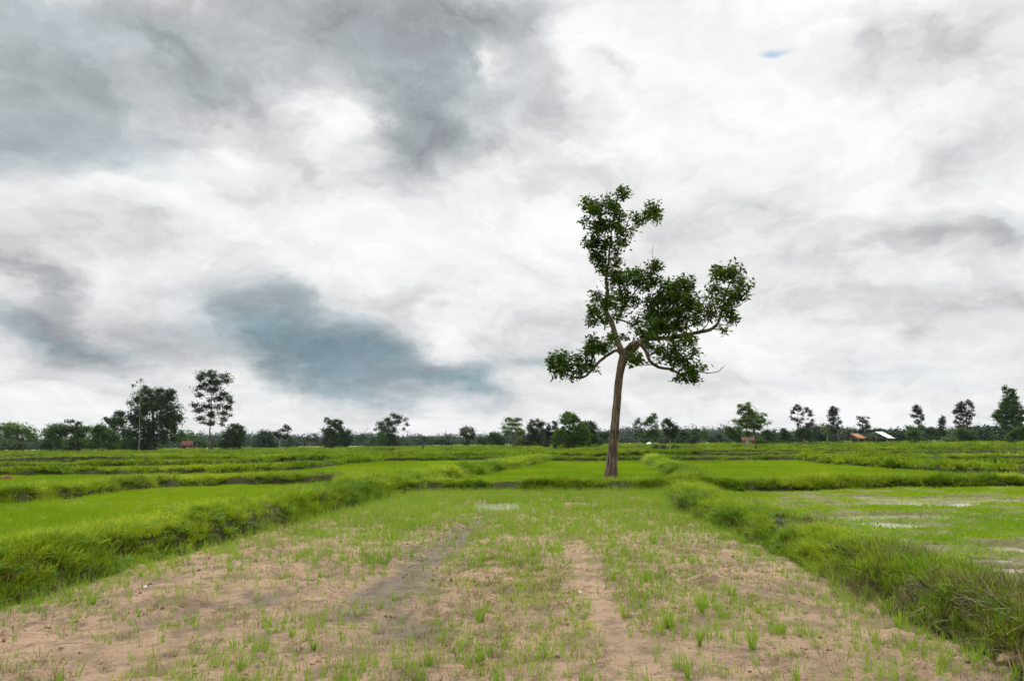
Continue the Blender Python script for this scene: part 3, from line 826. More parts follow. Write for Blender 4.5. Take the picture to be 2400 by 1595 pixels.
# single tufts one can tell apart
def tufts():
    grp = 'larger grass tufts standing on the near paddy soil'
    L = [(1127, 1457, 66, 30, 'large dark green tuft with long upright blades, left of the dark litter patch'),
         (1465, 1440, 44, 24, 'compact tuft right beside the bare track through the soil'),
         (1506, 1421, 40, 22, 'small tuft right behind the compact tuft by the bare track'),
         (1568, 1470, 62, 44, 'widest bushy tuft right of the bare track'),
         (1437, 1358, 42, 20, 'thin spread tuft at the upper end of the bare track'),
         (1507, 1365, 40, 26, 'bushy tuft up and to the right of the bare track, near its far end'),
         (1005, 1562, 58, 26, 'leaning tuft at the bottom edge, left of centre'),
         (1122, 1554, 46, 28, 'low bushy tuft at the bottom edge below the large dark green tuft'),
         (1647, 1438, 70, 20, 'tall narrow tuft between the widest bushy tuft and the right bank'),
         (1714, 1395, 44, 30, 'spreading tuft in the middle of the soil left of the right bank'),
         (1640, 1512, 60, 22, 'upright fresh tuft low in the photo under the tall narrow tuft'),
         (1765, 1520, 90, 24, 'very tall pale straggling tuft with a white base, low right of centre'),
         (1834, 1478, 40, 18, 'small pale tuft with white stems before the right bank'),
         (2110, 1482, 56, 26, 'blue green tuft closest to the foot of the right bank'),
         (1842, 1363, 34, 18, 'small dark tuft near the far part of the right bank'),
         (1612, 1592, 60, 12, 'tuft cut by the bottom edge of the photo right of the bare track'),
         (735, 1526, 46, 16, 'narrow tuft alone on bare soil, bottom left of centre'),
         (562, 1568, 50, 12, 'single thin tuft nearest the bottom edge at left'),
         (218, 1416, 44, 22, 'tuft standing before the near end of the left bank'),
         (540, 1343, 42, 18, 'dark upright tuft on sparse soil below the left bank')]
    for i, (px, py, hp, wp, lab) in enumerate(L):
        g = ground(px, py); k = g[1] / F * 1.04
        h = hp * k; wd = wp * k
        n = 14 + int(wp * .8)
        o = blades(n, wd * .22, h * .45, h * 1.08, .008, .10 + .5 * wd / h * .5, .55, 5, 900 + i, M_SEED, 'grass_tuft')
        COL.objects.link(o)
        z = float(terrain(np.array([g[0]]), np.array([g[1]]))[0][0])
        o.location = (g[0], g[1], z)
        tag(o, lab, 'grass tuft', grp)
tufts()

# ------------------------------------------------------------------ foliage
def leaf_cloud(E, size, cover=1.5, aspect=.5, sprig=5, seed=0, flat=0.3, clump=0.0, jit=1.5, thr=.42):
    """E: list of (cx,cy,cz,rx,ry,rz) ellipsoids in metres -> verts, quads of single leaves gathered in sprigs"""
    g = np.random.default_rng(seed); VV = []; 
    for (cx, cy, cz, rx, ry, rz) in E:
        area = math.pi * rx * rz
        n = max(3, int(3.9 * cover * area / (size * size * aspect * .62) / sprig))
        if clump: n = int(n * 1.5)
        d = g.normal(size=(n, 3)); d /= np.linalg.norm(d, axis=1)[:, None]
        rad = g.uniform(.12, 1.0, n) ** .55
        rad *= 1 + .22 * g.normal(size=n) * (rad > .55) * jit
        c = np.array([cx, cy, cz]) + d * rad[:, None] * np.array([rx, ry, rz])
        if clump:
            kp = .5 * fbm(c[:, 0] / clump + 50, c[:, 2] / clump + c[:, 1] * .4 / clump, 3, 3) + .5 * vnoise(c[:, 1] / clump + 9, (c[:, 2] + c[:, 0]) / clump, 8) > thr
            if kp.sum() > 2: c = c[kp]
        c = np.repeat(c, sprig, 0); m = len(c)
        ax = g.normal(size=(m, 3)); ax[:, 2] = ax[:, 2] * .6 - .15; ax /= np.linalg.norm(ax, axis=1)[:, None]
        c = c + g.normal(size=(m, 3)) * size * .45
        up = np.array([0, 0, 1.0]) + g.normal(size=(m, 3)) * .75
        sd_ = np.cross(ax, up); sd_ /= np.linalg.norm(sd_, axis=1)[:, None] + 1e-6
        nr = np.cross(sd_, ax)
        s = size * g.uniform(.6, 1.3, m)[:, None]
        w = s * aspect * .5
        VV.append(np.stack([c, c + ax * s * .45 + sd_ * w + nr * s * .08, c + ax * s, c + ax * s * .45 - sd_ * w + nr * s * .08], 1))
    V = np.concatenate(VV).reshape(-1, 3)
    Q = np.arange(len(V)).reshape(-1, 4)
    return V, Q

# ---- the lone tree
def hero():
    base = ground(1431, 1124); Y0 = base[1]
    k = Y0 / F   # metres per photo pixel, near enough
    root = empty('lone_tree', (base[0], base[1], 0), 'tall lone tree with fluted leaning trunk and sparse lopsided crown on the cross bank', 'tree')
    def dep(px, py):    # depth offset of the crown parts, smooth over the picture
        return 2.2 * math.sin(px * .013 + 1.0) * math.sin(py * .011 + .4) * min(1, max(0, (840 - py) / 120))
    def P(px, py, dy=None):
        q = plane(px, py, Y0 + (dep(px, py) if dy is None else dy))
        return np.array(q) - np.array([base[0], base[1], 0])
    def limb(pts, name='branch', seg=8, parent=root, step=.25, wob=.03, mat=M_BARK, dy0=None):
        PP = []; RR = []
        for i, (x, y, r) in enumerate(pts):
            PP.append(P(x, y, dy0 if (dy0 is not None and i == 0) else None)); RR.append(r * k)
        PP, RR = resample(PP, RR, step)
        PP = PP + np.cumsum(rng.normal(0, .012, PP.shape), 0) * np.minimum(1, np.arange(len(PP)) / 3)[:, None] * .5
        mb = MB(); mb.tube(PP, RR, seg, wob=wob); return mb.build(name, mat, parent, smooth=True)
    # trunk with root flutes
    pts = [(1430, 1140, 21), (1431, 1124, 18.5), (1432.5, 1105, 16), (1434.5, 1083, 13.8), (1437, 1052, 12.2), (1439.5, 1022, 11.2), (1443, 974, 10.3), (1447.6, 925, 9.8), (1452.5, 877, 9.7), (1459, 845, 10.6), (1464, 829, 11.5), (1467, 818, 9)]
    PP = [P(x, y, 0) for x, y, r in pts]; PP[0][2] = -.15
    PP, RR = resample(PP, [r * k * .87 for _, _, r in pts], .07)
    def flute(t, th, Pq):
        z = Pq[:, 2][:, None]
        fade = np.clip(1.25 - z / 3.4, 0, 1) ** 1.2
        g_ = 0
        for t0, dpt, wd in ((2.08, .62, .15), (1.36, .42, .12), (.62, .34, .12), (2.75, .3, .12), (3.6, .4, .2), (4.5, .4, .2), (5.5, .4, .2)):
            g_ = g_ + dpt * np.exp(-((th + .06 * np.sin(z * 1.3 + t0 * 5) - t0) / (wd * (1.1 - .25 * np.clip(z / 3, 0, 1)))) ** 2)
        n = .035 * np.sin(th * 3 + z * 1.9) + .03 * np.sin(th * 5 - z * 4.1) + .02 * np.sin(th * 11 + z * 2.3)
        return 1.04 - g_ * fade + n + .02 * np.sin(th * 23 + 3 * np.sin(z * 1.1))
    mb = MB(); mb.tube(PP, RR * (1 + .06 * np.exp(-np.maximum(PP[:, 2], 0) / .35)), 110, flute=flute); mb.build('trunk', M_BARK, root, smooth=True)
    limbs = [
        [(1461, 838, 8), (1452, 811, 7.4), (1444, 795, 6.6), (1440, 778, 6.2), (1430, 748, 6.2), (1420, 731, 5.6), (1419, 706, 5), (1424, 682, 4.4), (1420, 662, 4), (1421, 645, 3.3), (1425, 626, 2.8), (1428, 594, 2.4), (1430, 575, 2.2), (1433, 545, 1.7), (1438, 517, 1.4), (1443, 480, 1), (1448, 459, .6)],
        [(1464, 840, 9), (1480, 821, 8.4), (1492, 809, 7.6), (1506, 799, 6.4), (1530, 792, 5.2), (1562, 792, 4.9), (1608, 784, 4.5), (1642, 777, 4.2), (1666, 771, 3.9), (1681, 758, 3.2), (1690, 735, 2.7), (1695, 711, 2.2), (1702, 682, 1.7), (1712, 660, 1.2), (1722, 645, .6)],
        [(1500, 804, 4.8), (1514, 822, 4.2), (1523, 845, 3.9), (1543, 860, 3.5), (1569, 865, 3.2), (1593, 877, 2.8), (1608, 889, 2), (1620, 895, 1)],
        [(1462, 834, 4.5), (1446, 821, 3.9), (1431, 828, 3.5), (1412, 841, 3.3), (1397, 855, 3.1), (1385, 870, 3.1), (1375, 882, 2.6), (1358, 890, 1.8), (1340, 885, 1.2), (1318, 872, .7)],
        [(1430, 575, 1.9), (1448, 560, 1.8), (1458, 546, 1.6), (1482, 531, 1.4), (1509, 524, 1.1), (1533, 507, .6)],
        [(1436, 745, 2.4), (1460, 751, 2.2), (1478, 758, 1.7), (1500, 762, 1)],
        [(1506, 799, 5), (1530, 770, 4.4), (1550, 740, 3.6), (1575, 710, 2.8), (1592, 685, 1.8), (1600, 662, .8)],
        [(1455, 735, 2.8), (1470, 706, 2.4), (1490, 680, 2), (1512, 655, 1.5), (1530, 630, .9)],
        [(1577, 795, 4.6), (1580, 812, 4), (1588, 830, 2.4), (1600, 850, 1.2)],
        [(1640, 777, 1.6), (1658, 760, 1.2), (1664, 735, .9), (1670, 700, .6)],
        [(1397, 855, 1.6), (1392, 835, 1.4), (1388, 810, 1)],
        [(1430, 560, 1.2), (1412, 520, 1), (1400, 490, .7), (1380, 478, .5)],
        [(1425, 626, 1.2), (1408, 600, .9), (1392, 572, .6)],
    ]
    for i, l in enumerate(limbs): limb(l, 'limb' if i < 4 else 'branch', 12 if i < 4 else 7, dy0=0 if i < 4 else None)
    # the bare dead twigs
    tw = MB()
    for pts in ([(1600, 880, 1.6), (1622, 872, 1.4), (1637, 870, 1.3), (1656, 873.5, 1.2), (1681, 871, .9), (1690, 865, .6), (1701, 854, .3)],
                [(1653, 873, .8), (1650, 868, .3)], [(1689, 866, .6), (1693, 860, .3), (1697, 858, .2)], [(1660, 873, .6), (1657, 878, .3)]):
        PP, RR = resample([P(x, y) for x, y, r in pts], [r * k for _, _, r in pts], .1); tw.tube(PP, RR, 5)
    d1 = tw.build('dead_twig', M_BARK, root); d1['label'] = 'bare dead twig reaching out to the lower right'
    tw = MB()
    for pts in ([(1541, 640, .9), (1535, 619, .7), (1529, 600, .55), (1528, 590, .45), (1530, 576, .25)], [(1528, 592, .4), (1532, 582, .3), (1533, 577, .2)]):
        PP, RR = resample([P(x, y) for x, y, r in pts], [r * k for _, _, r in pts], .1); tw.tube(PP, RR, 5)
    d2 = tw.build('dead_twig', M_BARK, root); d2['label'] = 'short bare twig standing up from the middle crown'
    # nest-like knob at the fork
    mb = MB(); PP, RR = resample([P(1468, 818, -.1), P(1480, 806, -.2), P(1492, 800, -.1)], [4.5 * k, 5.5 * k, 3.5 * k], .06); mb.tube(PP, RR, 12, wob=.09)
    mb.build('burl', M_BARK, root, smooth=True)
    E = [(1380,476,22,11),(1419,468,20,14),(1455,466,18,14),(1404,490,27,15),(1436,493,20,17),(1375,517,13,9),(1385,500,14,12),(1458,505,15,14),(1409,524,24,17),(1443,529,26,14),
         (1400,546,22,14),(1463,551,22,14),(1388,570,19,19),(1414,575,18,18),(1453,570,16,11),(1395,599,14,16),(1441,590,9,11),(1407,619,18,18),(1441,621,13,12),(1409,638,16,11),(1438,645,15,14),
         (1492,514,12,17),(1516,507,19,19),(1535,510,12,18),(1499,534,12,8),(1472,645,20,15),(1499,638,19,14),(1528,631,22,17),(1542,619,9,8),(1448,662,20,14),(1484,662,29,17),(1526,657,26,17),(1509,682,15,11),
         (1397,696,14,14),(1429,691,20,15),(1458,694,22,17),(1409,718,26,17),(1448,718,28,18),(1390,733,17,14),(1387,752,14,11),(1409,752,16,12),(1446,743,14,9),(1484,708,16,13),(1516,713,18,14),
         (1557,682,16,24),(1579,672,17,17),(1601,667,19,17),(1615,684,14,19),(1545,706,24,20),(1577,704,26,22),(1608,708,22,22),(1630,723,17,22),(1521,735,26,19),(1557,735,29,22),(1593,737,26,22),(1627,752,17,16),
         (1492,759,20,19),(1528,767,27,19),(1564,767,26,17),(1598,764,19,12),(1500,782,17,14),(1527,786,20,12),(1550,792,20,9),(1576,788,18,8),(1422,672,9,14),(1420,712,12,14),(1647,708,12,12),(1681,636,17,14),(1705,636,14,12),(1727,645,14,14),(1676,657,12,12),(1700,648,14,10),(1724,662,14,14),
         (1741,674,12,14),(1673,679,14,12),(1681,699,19,14),(1715,694,22,16),(1732,699,13,11),(1666,718,17,13),(1698,718,20,14),(1666,740,17,12),(1700,747,18,14),(1712,752,9,10),(1695,771,12,8),
         (1295,843,14,20),(1315,843,19,17),(1312,867,19,14),(1334,860,17,14),(1334,882,18,8),(1351,845,14,12),(1366,860,17,13),(1356,874,12,8),(1375,828,17,14),(1387,802,14,14),(1390,819,18,13),(1409,819,14,11),(1383,853,13,9),(1387,868,9,7),
         (1429,792,11,12),(1420,809,14,9),(1462,790,10,9),(1484,832,13,13),(1482,850,14,12),(1494,841,11,12),(1516,806,14,12),(1532,826,15,12),(1547,824,17,11),(1545,845,15,8),(1577,816,15,15),(1569,838,24,12),(1598,838,19,14),
         (1603,804,20,12),(1627,821,13,9),(1615,794,13,9),(1589,857,24,9),(1618,860,16,9),(1608,874,20,11),(1593,889,15,9),(1623,887,13,11),(1636,862,8,5)]
    EE = []
    for (cx, cy, rx, ry) in E:
        c = P(cx, cy); c[1] += rng.normal(-.3, .25)
        EE.append((c[0], c[1], c[2], rx * k * 1.03, (rx + ry) * .6 * k * 1.35, ry * k * 1.03))
    V, Q = leaf_cloud(EE, .20, 1.55, .45, 6, 11, clump=.40, jit=.7, thr=.40)
    mesh_np('crown', V, [Q], M_LEAF[0], parent=root)
    # twigs inside the crown
    tw = MB(); J = []
    for l in limbs:
        PPs, _ = resample([P(x, y) for x, y, r in l], [1] * len(l), .3); J.append(PPs)
    J = np.concatenate(J)
    for e in EE:
        c = np.array(e[:3]); d = np.linalg.norm(J - c, axis=1) + (J[:, 2] > c[2]) * .6
        a = J[d.argmin()]
        mid = (a + c) / 2 + rng.normal(0, .12, 3) - np.array([0, 0, .1])
        PPs, RRs = np.array([a, (a + mid) / 2, mid, (mid + c) / 2, c]), np.array([.028, .022, .018, .014, .010]); tw.tube(PPs, RRs, 5)
        for _ in range(3):
            q = c + rng.normal(0, .75, 3) * np.array(e[3:6]); m2 = (mid + q) / 2 + rng.normal(0, .06, 3)
            PPs, RRs = resample([mid, m2, q], [.014, .010, .005], .15); tw.tube(PPs, RRs, 4)
    tw.build('twigs', M_BARKD, root)['kind'] = 'stuff'
hero()

# ---- the trees along the far side of the paddies, traced crown by crown
CROPS = {3: (0, 840, .2542), 4: (500, 900, .2542), 5: (1050, 920, .1907), 6: (1450, 900, .2119), 7: (1900, 880, .2119)}
_tn = [0]
def far_tree(name, label, crop, D, trunk, E, mat=2, leaf=.55, cover=1.6, bark=None, group='trees along the far edge of the paddies', cat='tree', tr=2.0, aspect=.62, branches=True):
    """trunk: crop points from foot to crown; E: crop ellipses (x,y,rx,ry); D distance in metres"""
    ox, oy, s = CROPS[crop]; _tn[0] += 1
    def px(x, y): return ox + x * s, oy + y * s
    fx, fy = px(*trunk[0]) if trunk else px(E[0][0], E[0][1])
    b = plane(fx, fy, D)
    root = empty(name, (b[0], D, 0), label, cat, group)
    k = D / F
    def P(x, y, dy=0):
        q = plane(*px(x, y), D); return np.array([q[0] - b[0], dy, q[2]])
    EE = []
    for i, (x, y, rx, ry) in enumerate(E):
        c = P(x, y, rng.normal(0, .35) * rx * s * k)
        r_ = rx * s * k * 1.12; q_ = ry * s * k * 1.14
        c[2] = max(c[2], q_ * .8)
        EE.append((c[0], c[1], c[2], r_, (r_ + q_) * .55, q_))
    V, Q = leaf_cloud(EE, leaf * .9, cover * 1.35, aspect, 4, 1000 + _tn[0], clump=(leaf * 1.5 if cover > 1.15 else 0))
    V[:, 2] = np.maximum(V[:, 2], .02)
    mesh_np('crown', V, [Q], M_LEAF[mat], parent=root)
    bk = bark or M_BARKD
    mb = MB()
    if trunk:
        T_ = [P(*p[:2]) for p in trunk]; T_[0][2] = -.1
    else:
        T_ = [np.array([0, 0, -.1]), np.array([0, 0, EE[0][2]])]
    n = len(T_); R_ = [tr * s * k * 4 * (1 - .75 * i / max(1, n - 1)) for i in range(n)]
    PP, RR = resample(T_, R_, 1.0); mb.tube(PP, RR * (1 + .5 * np.exp(-PP[:, 2] / .6)), 8, wob=.05)
    if branches:
        J = PP[PP[:, 2] > PP[-1, 2] * .45]
        for e in EE:
            c = np.array(e[:3]); d = np.linalg.norm(J - c, axis=1) + 2.0 * (J[:, 2] > c[2]); a = J[d.argmin()]
            if np.linalg.norm(a - c) < .3: continue
            mid = (a + c) / 2 + rng.normal(0, .06, 3) * np.linalg.norm(a - c) - np.array([0, 0, .08 * np.linalg.norm(a - c)])
            PPs, RRs = resample([a, mid, c], [RR.min() * .55 + .02, RR.min() * .4 + .015, .02], .8); mb.tube(PPs, RRs, 5)
    mb.build('trunk', bk, root, smooth=True)
    return root

LT = 'leafy_tree'
far_tree(LT, 'airy spreading tree at the far left edge of the photo', 3, 165, [(205, 862), (207, 800), (190, 700)], [(150,625,100,28),(60,645,70,35),(230,660,80,35),(120,680,110,35),(260,710,80,30),(40,710,55,25),(310,730,40,22),(180,740,80,20),(100,610,50,18)], 3, .5, 1.1)
far_tree(LT, 'dark low tree under the left end of the airy spreading tree', 3, 175, [(30, 860), (30, 820)], [(30,800,45,30),(25,835,50,22),(120,820,50,25),(230,800,45,25)], 1, .55, 1.7)
far_tree(LT, 'rounded green tree second from the left edge', 3, 170, [(505, 860), (500, 760), (480, 690)], [(470,640,75,32),(430,680,45,35),(530,645,55,30),(480,700,80,30),(520,750,60,40),(430,800,50,40),(510,810,60,35)], 2, .5, 1.5)
far_tree('umbrella_tree', 'flat topped dark tree on a bare trunk in front of the rounded one at left', 3, 150, [(580, 875), (585, 800), (592, 740), (600, 660)], [(620,640,95,28),(690,650,42,28),(650,580,38,14),(725,592,26,12),(560,665,50,22),(640,668,70,22),(590,690,35,25)], 1, .42, 1.5)
far_tree(LT, 'broad green tree behind the flat topped tree at left', 3, 178, [(730, 860), (735, 790)], [(790,650,60,25),(750,690,60,40),(820,640,30,18),(690,750,80,50),(770,770,60,55),(640,790,70,45),(690,830,90,25)], 2, .5, 1.7)
far_tree(LT, 'dome shaped light green tree left of the big dark tree', 3, 155, [(945, 865), (945, 800), (935, 720)], [(930,640,70,28),(890,690,70,38),(990,690,80,38),(920,740,100,40),(1040,740,50,50),(870,790,45,35),(960,790,90,35),(1040,800,45,30)], 2, .42, 1.9)
far_tree(LT, 'tall dark ragged tree between the dome shaped tree and the big dark tree', 3, 185, [(1165, 858), (1150, 740), (1110, 600)], [(980,590,50,25),(965,555,20,15),(1085,500,25,18),(1125,515,38,28),(1060,570,60,38),(1130,590,50,45),(1040,640,60,35),(1140,680,60,50),(1180,760,50,60),(1120,790,45,45),(1180,830,60,25)], 1, .5, 1.3)
far_tree('big_tree', 'biggest massive dark tree of the left group with trailing foliage', 3, 168, [(1395, 866), (1400, 740), (1415, 600), (1400, 450), (1390, 350)],
         [(1335,262,32,18),(1370,310,70,35),(1460,300,42,22),(1480,290,22,12),(1560,320,55,30),(1590,310,25,18),(1290,380,70,40),(1430,370,110,45),(1550,370,60,38),(1400,450,130,48),(1560,460,90,45),(1620,540,62,42),(1500,540,110,50),(1300,500,80,50),(1660,580,25,25),
          (1250,590,80,60),(1400,620,100,55),(1540,610,80,42),(1600,650,38,50),(1250,690,80,55),(1370,720,90,60),(1300,800,80,50),(1400,820,60,40),(1500,690,50,35),(1520,750,35,32),(1600,735,30,38),(1340,845,90,20),(1225,545,50,35),(1480,420,60,30)], 1, .48, 1.45, tr=5.0)
far_tree('thin_tree', 'thin nearly bare tree rising out of the left side of the big dark tree', 3, 160, [(1280, 868), (1283, 760), (1288, 600), (1290, 400), (1297, 195)],
         [(1235,248,26,10),(1300,200,16,9),(1195,408,26,18),(1222,425,20,12),(1258,330,10,8),(1290,300,14,8),(1330,215,10,6),(1262,215,12,6),(1290,380,20,15),(1300,195,8,8),(1275,450,16,14),(1285,520,14,14)], 2, .34, .8, M_BARKP, tr=.95)
far_tree('slender_tree', 'tall slender tree with patchy rounded crown on a bare straight trunk', 3, 162, [(1928, 868), (1930, 760), (1938, 620), (1950, 420), (1945, 220)],
         [(1940,118,20,12),(1880,145,50,24),(1960,155,60,28),(2070,160,50,24),(2100,205,38,26),(1850,185,38,22),(1975,215,90,34),(1835,265,48,22),(1945,285,70,28),(1850,335,42,18),(1880,240,40,24),(2060,325,52,20),(2110,365,32,22),(2020,372,50,24),(1930,380,38,20),(1795,430,36,18),(1830,475,48,20),(1900,440,52,24),(2000,440,46,20),(2100,450,38,22),(2060,500,46,20),(2132,522,18,12),(1850,552,40,18),(1872,588,40,13),(1940,595,40,22),(2055,560,30,26),(2042,608,20,12),(1960,520,38,30),(1815,300,25,14),(2120,400,25,15)], 1, .40, 1.35, tr=2.2)
far_tree(LT, 'round bushy tree right of the tall slender tree', 3, 172, [(2140, 850), (2145, 770)], [(2150,625,48,24),(2200,640,45,24),(2120,665,55,30),(2210,690,50,35),(2110,710,60,35),(2150,745,90,38),(2065,775,38,26),(2160,790,70,35),(2240,740,26,16),(2100,800,50,28)], 1, .45, 1.6)
far_tree(LT, 'pale leafy tree standing behind the left side of the red roofed hut', 3, 225, [(1650, 850), (1665, 760)], [(1690,670,34,22),(1670,710,48,32),(1640,750,30,28),(1700,745,50,22)], 2, .6, 1.3)
far_tree(LT, 'flat crowned tree behind the red roofed hut', 3, 240, [(1790, 850), (1790, 780)], [(1780,720,50,14),(1760,750,55,22),(1850,765,55,16),(1870,790,40,18),(1830,810,60,25)], 2, .6, 1.5)
far_tree('shrub', 'small round dark shrub right of the foot of the slender tree', 3, 180, None, [(1962,808,24,22),(1962,825,25,14)], 1, .4, 1.8, cat='shrub')
far_tree('shrub', 'low pale green shrub in front of the rounded trees at far left', 3, 150, None, [(395,862,42,14),(395,868,50,10)], 3, .4, 1.8, cat='shrub')
far_tree(LT, 'dense grey green tree right of the round bushy tree', 4, 235, [(465, 606), (465, 560)], [(465,460,50,28),(435,500,48,40),(500,500,52,45),(460,560,75,38),(540,570,35,30)], 4, .6, 1.9)
far_tree('umbrella_tree', 'thin leaning tree with dark tufted crown above pale trunk, left of centre', 4, 230, [(613, 606), (612, 540), (622, 480), (650, 420)], [(670,390,26,11),(640,425,38,16),(580,450,28,16),(692,415,14,22),(600,472,42,13),(660,485,32,14),(570,470,20,10),(682,470,16,12)], 5, .5, 1.3, M_BARKP, tr=1.3)
far_tree('conical_tree', 'small conical grey green tree beside the thin leaning one', 4, 240, [(710, 605), (710, 560)], [(708,500,16,16),(705,530,28,22),(712,568,38,28),(690,590,30,16)], 4, .55, 1.8)
far_tree(LT, 'small open tree with layered branches left of the vine covered tree', 4, 235, [(893, 604), (893, 540), (905, 490)], [(878,485,26,12),(930,465,30,10),(905,505,46,13),(955,490,16,14),(945,520,22,12),(860,510,14,10)], 1, .5, 1.1, M_BARKP, tr=1.5)
far_tree(LT, 'vine covered broad tree with a hooked top left of the photo centre', 4, 205, [(1100, 604), (1105, 520), (1110, 430)], [(1045,318,20,10),(1030,335,9,9),(1066,348,18,18),(1130,338,38,14),(1110,375,55,28),(1060,425,50,24),(1160,405,42,30),(1090,465,80,38),(1180,460,50,38),(1245,445,24,18),(1035,530,25,45),(1110,545,80,42),(1210,530,55,45),(1265,500,18,35),(1170,350,20,10),(1025,450,20,18)], 1, .5, 1.7)
far_tree(LT, 'small wind shaped tree right of the vine covered tree', 4, 225, [(1350, 600), (1352, 550), (1362, 505)], [(1385,472,18,8),(1352,495,30,10),(1398,493,15,7),(1368,515,25,9),(1340,540,34,11),(1375,550,25,12)], 1, .5, 1.2, tr=1.4)
far_tree(LT, 'open crowned tree leaning right with drooping branch tips, left of centre', 4, 215, [(1638, 596), (1642, 500), (1660, 430), (1690, 380), (1730, 350)], [(1660,285,28,13),(1705,305,42,16),(1765,325,24,18),(1605,325,32,18),(1555,365,40,24),(1630,365,45,28),(1690,345,40,16),(1785,368,14,16),(1756,410,9,14),(1540,402,34,14),(1495,418,12,9),(1590,420,55,28),(1655,425,34,28),(1570,470,50,30),(1640,490,52,40),(1665,540,50,32),(1600,540,45,35)], 1, .46, 1.35, tr=1.8)
far_tree(LT, 'lighter green bush shaped tree hugging the left of the open crowned tree', 4, 200, [(1545, 600), (1545, 540)], [(1548,462,36,22),(1545,505,42,32),(1540,550,38,32)], 2, .45, 1.9)
far_tree('reed_clump', 'low wide clump of tall reeds below the open crowned tree', 4, 118, None, [(1585,605,80,17),(1540,610,45,16),(1640,608,45,17),(1590,622,95,12)], 3, .35, 2.2, cat='reeds', branches=False, aspect=.25)
far_tree('sapling', 'tiny dark sapling alone in the paddies left of centre', 4, 118, [(1940, 634), (1940, 600)], [(1940,568,26,14),(1938,585,22,12)], 1, .35, 1.4, tr=.7, cat='tree')
far_tree(LT, 'rounded distant tree with a pale bare twig behind, left of centre', 4, 300, [(1940, 590), (1940, 540)], [(1930,500,36,15),(1950,520,45,18),(1990,545,40,20),(1900,555,45,20)], 4, .7, 1.7)
far_tree(LT, 'wide low distant tree right of the tiny dark sapling', 4, 310, [(2100, 590), (2100, 560)], [(2090,515,45,14),(2060,530,45,20),(2130,535,50,22),(2170,560,35,20),(2165,495,12,8)], 4, .7, 1.7)
far_tree(LT, 'shaggy fan shaped tree alone left of the umbrella shaped one', 5, 215, [(238, 672), (237, 600), (235, 540)], [(240,430,60,14),(190,450,40,18),(290,460,40,18),(230,480,80,20),(170,510,38,18),(300,510,34,18),(230,530,60,22),(150,540,22,12),(312,555,26,12),(270,545,35,18),(230,610,50,40)], 1, .42, 1.4)
far_tree(LT, 'dark spreading tree just left of the umbrella shaped tree', 5, 225, [(570, 672), (570, 600)], [(545,505,50,14),(600,500,44,12),(560,535,70,18),(520,560,36,16),(620,560,60,26),(580,610,70,40),(430,600,60,35),(390,570,30,16),(660,610,50,40)], 1, .5, 1.5)
far_tree('umbrella_tree', 'umbrella shaped olive green tree with layered crown on a dark bare trunk', 5, 136, [(805, 712), (802, 640), (796, 560), (790, 450), (785, 370)], [(745,315,38,11),(865,325,42,12),(790,340,80,14),(700,345,24,10),(735,385,66,15),(835,390,70,14),(690,425,44,14),(790,440,110,17),(880,455,52,13),(720,478,75,16),(840,485,60,14),(645,500,32,13),(920,475,30,9),(900,500,40,16),(700,515,50,14)], 3, .30, 1.5, tr=2.2)
far_tree(LT, 'dark green tree with jagged top right of the umbrella shaped tree', 5, 175, [(1085, 668), (1090, 560)], [(1105,338,22,12),(1030,350,36,14),(1150,375,36,22),(1050,390,60,28),(1120,410,55,28),(1010,440,38,35),(1080,470,80,38),(1160,470,38,30),(1030,540,70,45),(1120,550,80,45),(1080,620,100,40),(1170,610,50,45),(960,590,60,50)], 1, .42, 1.7)
far_tree(LT, 'mid green low tree under the right side of the umbrella shaped tree', 5, 190, [(880, 670), (880, 610)], [(870,570,50,30),(900,610,70,40),(850,630,40,30)], 2, .45, 1.7)
far_tree(LT, 'narrow brownish dark tree between the jagged and the large light green tree', 5, 165, [(1240, 668), (1240, 560), (1245, 450)], [(1300,358,22,11),(1325,380,26,16),(1228,392,26,20),(1235,440,36,28),(1305,430,40,28),(1220,500,36,30),(1275,510,36,40),(1225,570,40,40),(1265,600,50,40),(1220,640,45,25)], 5, .42, 1.4)
far_tree('big_tree', 'large bushy light green tree with foliage down to the ground, left of the lone tree', 5, 108, [(1455, 722), (1460, 620), (1490, 450), (1490, 330)], [(1480,250,52,16),(1440,290,50,26),(1530,290,55,26),(1580,330,45,28),(1425,355,50,30),(1520,360,60,30),(1630,390,45,30),(1440,430,55,34),(1560,430,85,38),(1660,450,50,36),(1370,480,62,34),(1480,510,80,38),(1600,510,80,40),(1710,510,42,36),(1330,540,46,36),(1430,570,70,40),(1550,590,80,42),(1670,570,60,42),(1345,610,50,38),(1450,650,60,40),(1530,670,50,38),(1640,620,52,38),(1430,700,50,24),(1500,700,45,22),(1320,660,26,26)], 3, .30, 1.7, tr=3.5)
far_tree(LT, 'round dark vine draped tree right behind the large light green tree', 5, 140, [(1770, 664), (1765, 560)], [(1700,372,50,24),(1755,385,45,26),(1790,430,36,40),(1740,430,60,40),(1795,500,34,46),(1740,520,60,45),(1770,580,55,42),(1760,630,70,32)], 1, .36, 2.2)
far_tree(LT, 'dark tree with visible stem just left of the lone trunk', 5, 185, [(1925, 664), (1925, 600), (1915, 540)], [(1910,500,40,18),(1960,500,28,16),(1880,530,38,22),(1930,545,46,26),(1870,580,40,28),(1930,600,44,26),(1860,620,30,30)], 1, .45, 1.5)
far_tree('shrub', 'dark shrub touching the right side of the lone trunk', 6, 150, None, [(12,685,26,20),(8,700,30,14)], 1, .35, 1.8, cat='shrub')
